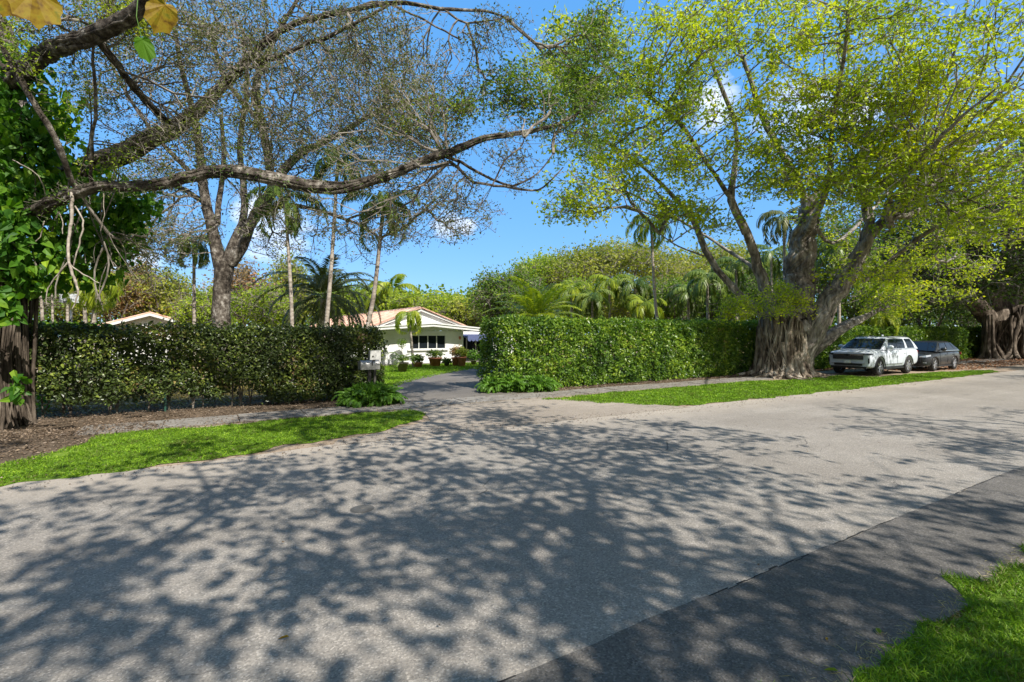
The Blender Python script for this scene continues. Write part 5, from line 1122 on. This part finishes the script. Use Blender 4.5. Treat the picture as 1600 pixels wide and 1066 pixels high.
# ------------------------------------------------------------------ small things lying on the road
for (px, py, L, mt, lab) in ((452, 1000, .075, 'leaf_yellow', 'curled yellow leaf lying alone on the near left of the road'), (1292, 1006, .05, 'leaf_yellow', 'small yellow leaf on the dark asphalt near the grass corner'), (1375, 996, .1, 'frond_y', 'long green leaf on the dark asphalt touching the near grass'), (1310, 1054, .08, 'frond_y', 'pale green leaf at the tip of the near grass by the bottom edge'), (1518, 926, .07, 'leaf_yellow', 'yellow leaf beside the sandy patch in the near grass'), (700, 880, .05, 'litter', 'small brown leaf in the middle of the road')):
    c = gp(px, py); mb = MB(); c[2] = .022; a = rng.random() * 3; leaves(mb, c[None], L, L * .34, d=np.array([[math.cos(a), math.sin(a), .1]]), nrm=np.array([[.1, .2, 1.]]), detail=True, fold=.35, curl=.2); o = mb.build('fallen_leaf', M[mt], origin=c); tag(o, lab, 'leaf')
M['iron'] = plain('patch_metal', (.1, .095, .085), .7, .3, bd=.01)
c = gp(566, 796); mb = MB(); mb.lathe([(0, .018), (.1, .018), (.115, .016), (.13, .010), (.14, .006)], c, 20); mb.lathe([(.0, .024), (.03, .023), (.035, .018)], c, 10); o = mb.build('valve_cover', M['iron'], origin=c); tag(o, 'small round metal valve cover set in the left middle of the road', 'valve cover')
#@@PART4
# ------------------------------------------------------------------ cars
def paint(name, col, rough=.38, metal=.0, coat=.6, fl=.0):
    m, nt, b, out = mat_new(name); n = noise_t(nt, tex_pos(nt), 2.5, 4); c = mixc(nt, maprange(nt, n, .35, .7), col, tuple(x * .86 for x in col))
    nt.links.new(c, b.inputs['Base Color']); b.inputs['Roughness'].default_value = rough; b.inputs['Metallic'].default_value = metal; b.inputs['Coat Weight'].default_value = coat; b.inputs['Coat Roughness'].default_value = .15; return m
M['carwhite'] = paint('white_car_paint', (.62, .67, .73)); M['carblack'] = paint('black_car_paint', (.016, .017, .02)); M['trim'] = plain('black_trim', (.018, .018, .02), .45, var=.2)
M['tyre'] = plain('tyre_rubber', (.022, .021, .02), .85, var=.3); M['alloy'] = plain('alloy_wheel', (.5, .5, .52), .3, .85); M['alloyd'] = plain('grey_alloy_wheel', (.28, .28, .3), .35, .8)
M['carglass'] = glass_m('car_glass', (.008, .013, .022), .04); M['chrome'] = plain('chrome', (.7, .7, .72), .15, 1.); M['lamp'] = plain('headlight_lens', (.5, .52, .56), .1, .3); M['lampd'] = plain('smoked_lamp', (.05, .055, .06), .1, .3); M['red'] = plain('tail_lamp_red', (.3, .01, .01), .2); M['plate'] = plain('number_plate', (.65, .66, .64), .5); M['amber'] = plain('amber_lens', (.6, .25, .03), .3)
def bm_obj(name, bm, mats, parent, smooth=True, mods=()):
    bmesh.ops.recalc_face_normals(bm, faces=bm.faces[:])
    me = bpy.data.meshes.new(name); bm.to_mesh(me); bm.free()
    for m in (mats if isinstance(mats, (list, tuple)) else [mats]): me.materials.append(m)
    for p in me.polygons: p.use_smooth = smooth
    o = bpy.data.objects.new(name, me); C.objects.link(o); o.parent = parent; return o
def body_loft(stations, closed=True):
    """stations: (x, half width, z low, z shoulder, crown) -> bmesh shell"""
    bm = bmesh.new(); rings = []
    for (x, hw, zb, zt, cr) in stations:
        h = zt - zb
        half = [(hw * .0, zb), (hw * .84, zb), (hw * .95, zb + .08 * h), (hw * .985, zb + .3 * h), (hw, zb + .55 * h), (hw * .992, zb + .74 * h), (hw * .965, zb + .9 * h), (hw * .9, zt), (hw * .5, zt + cr * .8), (0, zt + cr)]
        pts = [(x, -y, z) for y, z in half] + [(x, y, z) for y, z in reversed(half[1:-1])]
        rings.append([bm.verts.new(p) for p in pts])
    n = len(rings[0])
    for a, b in zip(rings, rings[1:]):
        for j in range(n): bm.faces.new((a[j], a[(j + 1) % n], b[(j + 1) % n], b[j]))
    bm.faces.new(rings[0]); bm.faces.new(list(reversed(rings[-1]))); return bm
def apply_mods(o):
    dg = bpy.context.evaluated_depsgraph_get(); dg.update(); me = bpy.data.meshes.new_from_object(o.evaluated_get(dg)); o.modifiers.clear(); o.data = me
    for p in me.polygons: p.use_smooth = True
def wheel(T, x, y, r, w, rim, side, nsp=6):
    e = MB(); prof = [(r * .64, -w / 2), (r * .9, -w / 2), (r * .985, -w * .38), (r, -w * .2), (r, w * .2), (r * .985, w * .38), (r * .9, w / 2), (r * .64, w / 2), (r * .64, -w / 2)]
    e.lathe(prof, (x, y, r), 36, 'y'); wh = e.build('wheel', M['tyre'], T, smooth=True)
    m = MB(); s = side; yo = y + s * w * .36
    m.lathe([(r * .70, yo - y + s * .02), (r * .68, yo - y + s * .03), (r * .63, yo - y + s * .01), (r * .6, yo - y - s * .05), (r * .58, yo - y - s * .12)], (x, y, r), 36, 'y')
    for i in range(nsp):
        a = i * 2 * math.pi / nsp + .2
        for da in (-.13, .13):
            aa = a + da; p0 = (x + math.cos(a) * r * .1, yo + s * .005, r + math.sin(a) * r * .1); p1 = (x + math.cos(aa) * r * .64, yo + s * .012, r + math.sin(aa) * r * .64); m.tube([p0, p1], [.028, .022], 6)
    m.lathe([(0, yo - y + s * .03), (r * .14, yo - y + s * .025), (r * .17, yo - y)], (x, y, r), 16, 'y'); rm = m.build('rim', rim, wh, smooth=True)
    m = MB(); m.lathe([(0, yo - y - s * .10), (r * .58, yo - y - s * .10)], (x, y, r), 24, 'y'); m.build('brake_disc', M['trim'], wh)
def hexa(bm_, q):
    v = [bm_.verts.new(p) for p in q]
    for f in ((0, 1, 2, 3), (7, 6, 5, 4), (0, 4, 5, 1), (1, 5, 6, 2), (2, 6, 7, 3), (3, 7, 4, 0)): bm_.faces.new([v[i] for i in f])
def make_car(label, cat, P, col, loc, rz=0):
    T = empty(P['name'], (0, 0, 0), label, cat)
    bm = body_loft(P['st']); o = bm_obj('body', bm, [col], T)
    s = o.modifiers.new('s', 'SUBSURF'); s.levels = s.render_levels = 2
    apply_mods(o)
    r = P['r']; hw = P['hw']
    for x in P['ax']:
        bmc = bmesh.new(); bmesh.ops.create_cone(bmc, cap_ends=True, segments=40, radius1=r * 1.15, radius2=r * 1.15, depth=hw * 4, matrix=Matrix.Translation((x, 0, r * 1.02)) @ Matrix.Rotation(R(90), 4, 'X'))
        cu = bm_obj('cutter', bmc, M['trim'], None); b = o.modifiers.new('b', 'BOOLEAN'); b.operation = 'DIFFERENCE'; b.object = cu; b.solver = 'EXACT'
        apply_mods(o); bpy.data.objects.remove(cu)
    for p in o.data.polygons: p.use_smooth = True
    # wheel houses and underbody
    mb = MB()
    L = P['st'][-1][0]; mb.box((L / 2, 0, P['zf'] + .14), (L * .86, hw * 1.45, .2)); mb.box((L / 2, 0, .72), (L * .8, hw * 1.3, .5)); mb.build('underbody', M['trim'], T)
    for x in P['ax']:
        for sd in (-1, 1):
            m = MB(); pts = [(x + math.cos(a) * r * 1.17, sd * (hw * .99), r * 1.02 + math.sin(a) * r * 1.17) for a in np.linspace(-.25, math.pi + .25, 20)]; m.tube(pts, P['archw'], 6); m.build('wheel_arch', P['archm'], T, smooth=True)
            wheel(T, x, sd * (hw - P['ww'] / 2 - .02), r, P['ww'], P['rim'], sd)
    # cabin
    zb, zr = P['zb'], P['zr']; xb0, xr0, xr1, xb1 = P['cab']; wb, wr = P['cw']
    bm = bmesh.new(); n = 9; rings = []
    prof = [(wb, zb), (wb * .995, zb + .05), ((wb + wr) / 2 + .025, (zb + zr) / 2), (wr + .015, zr - .07), (wr - .05, zr - .015), (wr * .6, zr + .02), (0, zr + .03)]
    def ring(xbv, xrv):
        out = []
        for y, z in prof: t = min(1, (z - zb) / (zr - zb)); out.append((xbv + (xrv - xbv) * t, -y, z))
        out2 = [(p[0], -p[1], p[2]) for p in reversed(out[:-1])]; return [bm.verts.new(p) for p in out + out2]
    for t in np.linspace(0, 1, 8): rings.append(ring(xb0 + (xb1 - xb0) * t, xr0 + (xr1 - xr0) * t))
    k = len(rings[0])
    for a, b in zip(rings, rings[1:]):
        for j in range(k - 1): bm.faces.new((a[j], a[j + 1], b[j + 1], b[j]))
    bm.faces.new(rings[0]); bm.faces.new(list(reversed(rings[-1])))
    c = bm_obj('cabin', bm, col, T); bv = c.modifiers.new('bv', 'BEVEL'); bv.width = .05; bv.segments = 3; bv.limit_method = 'ANGLE'; bv.angle_limit = R(35); apply_mods(c)
    # glass: quads set just proud of the cabin sides
    def pt(t, h, sgn, off=.006):   # t along 0..1 at height h 0..1
        z = zb + (zr - zb) * h; y = wb + (wr - wb) * h + .03 * math.sin(h * math.pi); x = (xb0 + (xb1 - xb0) * t) * (1 - h) + (xr0 + (xr1 - xr0) * t) * h; return (x, sgn * (y + off), z)
    for sgn in (-1, 1):
        for (t0, t1, t0b, t1b) in P['sidew']:
            m = MB(); G = []
            for h in np.linspace(P['gh'][0], P['gh'][1], 6):
                f = (h - P['gh'][0]) / (P['gh'][1] - P['gh'][0]); a0 = t0 * (1 - f) + t0b * f; a1 = t1 * (1 - f) + t1b * f; G += [pt(a0, h, sgn), pt(a1, h, sgn)]
            m.add(G, [(2 * i, 2 * i + 1, 2 * i + 3, 2 * i + 2) for i in range(5)]); m.build('side_window', M['carglass'], T, smooth=True)
        m = MB(); q = [pt(P['sidew'][0][0] - .02, P['gh'][0] - .05, sgn, .008), pt(P['sidew'][-1][1] + .01, P['gh'][0] - .05, sgn, .008), pt(P['sidew'][-1][1] + .01, P['gh'][0], sgn, .008), pt(P['sidew'][0][0] - .02, P['gh'][0], sgn, .008)]; m.add(q, [(0, 1, 2, 3)]); m.build('window_trim', P['wtrim'], T)
    def fr(h, y, x_b, x_r, off): z = zb + (zr - zb) * h; return (x_b + (x_r - x_b) * h + off, y, z)
    m = MB(); G = []
    for h in np.linspace(.06, .9, 6):
        w = (wb + (wr - wb) * h) * .94
        for y in np.linspace(-w, w, 7): G.append(fr(h, y, xb0, xr0, -.05))
    m.add(G, [(i * 7 + j, i * 7 + j + 1, (i + 1) * 7 + j + 1, (i + 1) * 7 + j) for i in range(5) for j in range(6)]); ws = m.build('windscreen', M['carglass'], T, smooth=True)
    m = MB()
    for y0 in (-.35, .25): m.tube([fr(.08, y0, xb0, xr0, -.065), fr(.16, y0 + .5, xb0, xr0, -.065)], .009, 5)
    m.build('wiper', M['trim'], ws)
    m = MB(); G = [fr(h, y, xb1, xr1, .012) for h in (.12, .88) for y in (-(wb + (wr - wb) * h) * .85, (wb + (wr - wb) * h) * .85)]; m.add(G, [(0, 1, 3, 2)]); m.build('rear_window', M['carglass'], T)
    # mirrors
    for sgn in (-1, 1):
        x = xb0 + .48; y = sgn * (wb + .16); bm = bmesh.new(); bmesh.ops.create_uvsphere(bm, u_segments=16, v_segments=10, radius=1)
        for v in bm.verts: v.co = Vector((x + v.co.x * .085, y + v.co.y * .145, zb + .13 + v.co.z * .1))
        bm_obj('mirror', bm, col, T); m = MB(); m.box((x + .02, sgn * (wb + .03), zb + .07), (.08, .16, .05)); m.build('mirror_arm', M['trim'], T)
    # door lines, handles, sill
    for sgn in (-1, 1):
        for (xa, za, zc) in P['seams']:
            m = MB(); m.tube([(xa, sgn * (hw * 1.0 + .0), za), (xa - .02, sgn * (hw * 1.004), (za + zc) / 2), (xa + .0, sgn * (hw * .975), zc)], .006, 4); m.build('door_seam', M['trim'], T)
        for xa in P['hand']: m = MB(); m.box((xa, sgn * (hw * .985 + .015), zb - .2), (.2, .035, .035)); m.build('door_handle', P['handm'], T)
        m = MB(); m.box((sum(P['ax']) / 2, sgn * (hw * .9), P['zf'] + .04), (P['ax'][1] - P['ax'][0] - r * 2.3, .14, .08)); m.build('side_step', P['stepm'], T)
        if P.get('rails'):
            m = MB(); m.tube([(xr0 + .15, sgn * (wr - .07), zr + .01), (xr0 + .25, sgn * (wr - .07), zr + .06), (xr1 - .3, sgn * (wr - .07), zr + .06), (xr1 - .15, sgn * (wr - .07), zr + .01)], .018, 6); m.build('roof_rail', P['rails'], T)
    P['front'](T, col); T.location = loc; T.rotation_euler[2] = rz; return T
def bx(T, name, mat, *boxes, par=None):
    m = MB()
    for c, d in boxes: m.box(c, d)
    return m.build(name, mat, par or T)
def suv_front(T, col):
    # everything here faces -x; grille across the nose
    g = bx(T, 'grille', M['trim'], ((.0, 0, .92), (.1, 1.34, .26)))
    for z in (.83, .88, .93, .98): bx(T, 'grille_slat', M['alloyd'], ((-.055, 0, z), (.02, 1.28, .012)), par=g)
    bx(T, 'grille_bar', M['chrome'], ((-.045, -.42, 1.015), (.05, .62, .05)), ((-.045, .42, 1.015), (.05, .62, .05)))
    e = MB(); e.box((-.08, 0, 1.015), (.02, .26, .045)); e.box((-.081, 0, 1.015), (.022, .09, .1)); e.build('emblem', M['trim'], T)
    for s in (-1, 1):
        h = MB(); h.add([(.0, s * .64, .98), (.0, s * .64, 1.07), (.1, s * .93, 1.09), (.3, s * 1.005, 1.10), (.28, s * 1.0, 1.0), (.1, s * .935, .975), (.04, s * .64, .98), (.04, s * .64, 1.07)], [(0, 1, 2, 5), (5, 2, 3, 4)]); 
        V = np.array([(-.012, s * .66, 1.03), (-.012, s * .66, 1.085), (.045, s * .915, 1.10), (.30, s * 1.006, 1.10), (.24, s * 1.004, 1.04), (.04, s * .93, 1.02)]); h2 = MB(); h2.add(V, [(0, 1, 2, 5), (5, 2, 3, 4)]); hl = h2.build('headlight', M['lampd'], T)
        bx(T, 'lamp_strip', M['lamp'], ((-.045, s * .78, .985), (.02, .26, .02)), par=hl)
        bx(T, 'fog_slot', M['trim'], ((.045, s * .9, .74), (.05, .05, .24)))
    bx(T, 'bumper_intake', M['trim'], ((.0, 0, .54), (.07, 1.24, .1)))
    bx(T, 'skid_plate', M['alloyd'], ((-.03, 0, .485), (.06, 1.1, .035)), ((-.03, 0, .60), (.05, 1.5, .02)))
    bx(T, 'lower_lip', M['trim'], ((.12, 0, .40), (.2, 1.6, .1)))
    bx(T, 'number_plate', M['plate'], ((-.055, 0, .68), (.015, .31, .15)))
    for s in (-1, 1): bx(T, 'tail_light', M['red'], ((5.22, s * .9, 1.02), (.12, .08, .28)))
    bx(T, 'side_moulding', M['chrome'], ((2.5, -1.035, .56), (1.7, .012, .02)), ((2.5, 1.035, .56), (1.7, .012, .02)))
    bx(T, 'antenna', col, ((3.6, 0, 1.95), (.18, .03, .07)))
SUV = dict(name='parked_car', st=[(0.03, .84, .46, 1.09, .05), (.06, .93, .40, 1.12, .06), (.2, .99, .36, 1.16, .07), (.7, 1.015, .34, 1.21, .07), (1.4, 1.02, .34, 1.25, .05), (2.4, 1.025, .34, 1.27, .02), (4.0, 1.025, .34, 1.28, .02), (4.9, 1.02, .38, 1.28, .02), (5.24, .98, .44, 1.25, .02), (5.32, .9, .5, 1.2, .02)],
           r=.425, hw=1.02, ww=.28, ax=(.98, 4.05), zf=.3, archw=.018, archm=M['trim'], rim=M['alloy'], zb=1.25, zr=1.85, cab=(1.22, 2.3, 4.75, 5.24), cw=(.965, .76), gh=(.1, .88),
           sidew=[(.13, .36, .03, .35), (.367, .62, .357, .62), (.69, .90, .68, .93)], wtrim=M['chrome'], seams=[(1.62, .5, 1.22), (2.75, .5, 1.22), (3.72, .9, 1.22)], hand=(2.5, 3.55), handm=M['carwhite'], stepm=M['trim'], rails=M['trim'], front=suv_front)
make_car('white three row sports utility vehicle parked facing the large banyan', 'car', SUV, M['carwhite'], (27.05, 12.68, .01))
def sed_front(T, col):
    g = bx(T, 'grille', M['trim'], ((.0, 0, .62), (.08, 1.1, .22)))
    for z in (.56, .61, .66): bx(T, 'grille_slat', M['alloyd'], ((-.045, 0, z), (.02, 1.04, .01)), par=g)
    for s in (-1, 1):
        V = np.array([(.0, s * .5, .76), (.0, s * .5, .82), (.08, s * .76, .87), (.36, s * .88, .9), (.33, s * .89, .82), (.07, s * .78, .76)]); V[:, 0] -= .03; V[:, 1] *= 1.02; h = MB(); h.add(V, [(0, 1, 2, 5), (5, 2, 3, 4)]); hl = h.build('headlight', M['lamp'], T)
        bx(T, 'fog_light', M['lamp'], ((.02, s * .72, .47), (.05, .14, .05)))
        bx(T, 'tail_light', M['red'], ((4.52, s * .75, .9), (.08, .25, .14)))
    bx(T, 'bumper_intake', M['trim'], ((.0, 0, .4), (.06, 1.3, .1))); bx(T, 'lower_lip', M['alloyd'], ((.0, 0, .27), (.08, 1.45, .03))); bx(T, 'number_plate', M['plate'], ((-.05, 0, .5), (.015, .31, .15)))
SED = dict(name='parked_car', st=[(0.02, .66, .28, .74, .05), (.08, .8, .25, .82, .06), (.3, .89, .23, .9, .07), (.9, .92, .22, .98, .07), (1.4, .925, .22, 1.02, .04), (2.4, .93, .22, 1.05, .02), (3.6, .93, .24, 1.07, .02), (4.2, .91, .28, 1.06, .02), (4.48, .85, .32, 1.0, .02), (4.55, .74, .4, .95, .02)],
           r=.36, hw=.925, ww=.24, ax=(.86, 3.54), zf=.22, archw=.014, archm=M['carblack'], rim=M['alloy'], zb=1.05, zr=1.6, cab=(1.1, 2.0, 3.4, 4.42), cw=(.865, .66), gh=(.1, .86),
           sidew=[(.13, .42, .0, .42), (.45, .74, .46, .78), (.78, .92, .82, .97)], wtrim=M['chrome'], seams=[(1.5, .35, 1.0), (2.5, .35, 1.02), (3.4, .7, 1.03)], hand=(2.3, 3.3), handm=M['carblack'], stepm=M['trim'], front=sed_front)
make_car('black car with a sloping rear parked close behind the white vehicle', 'car', SED, M['carblack'], (33.1, 12.45, .01))
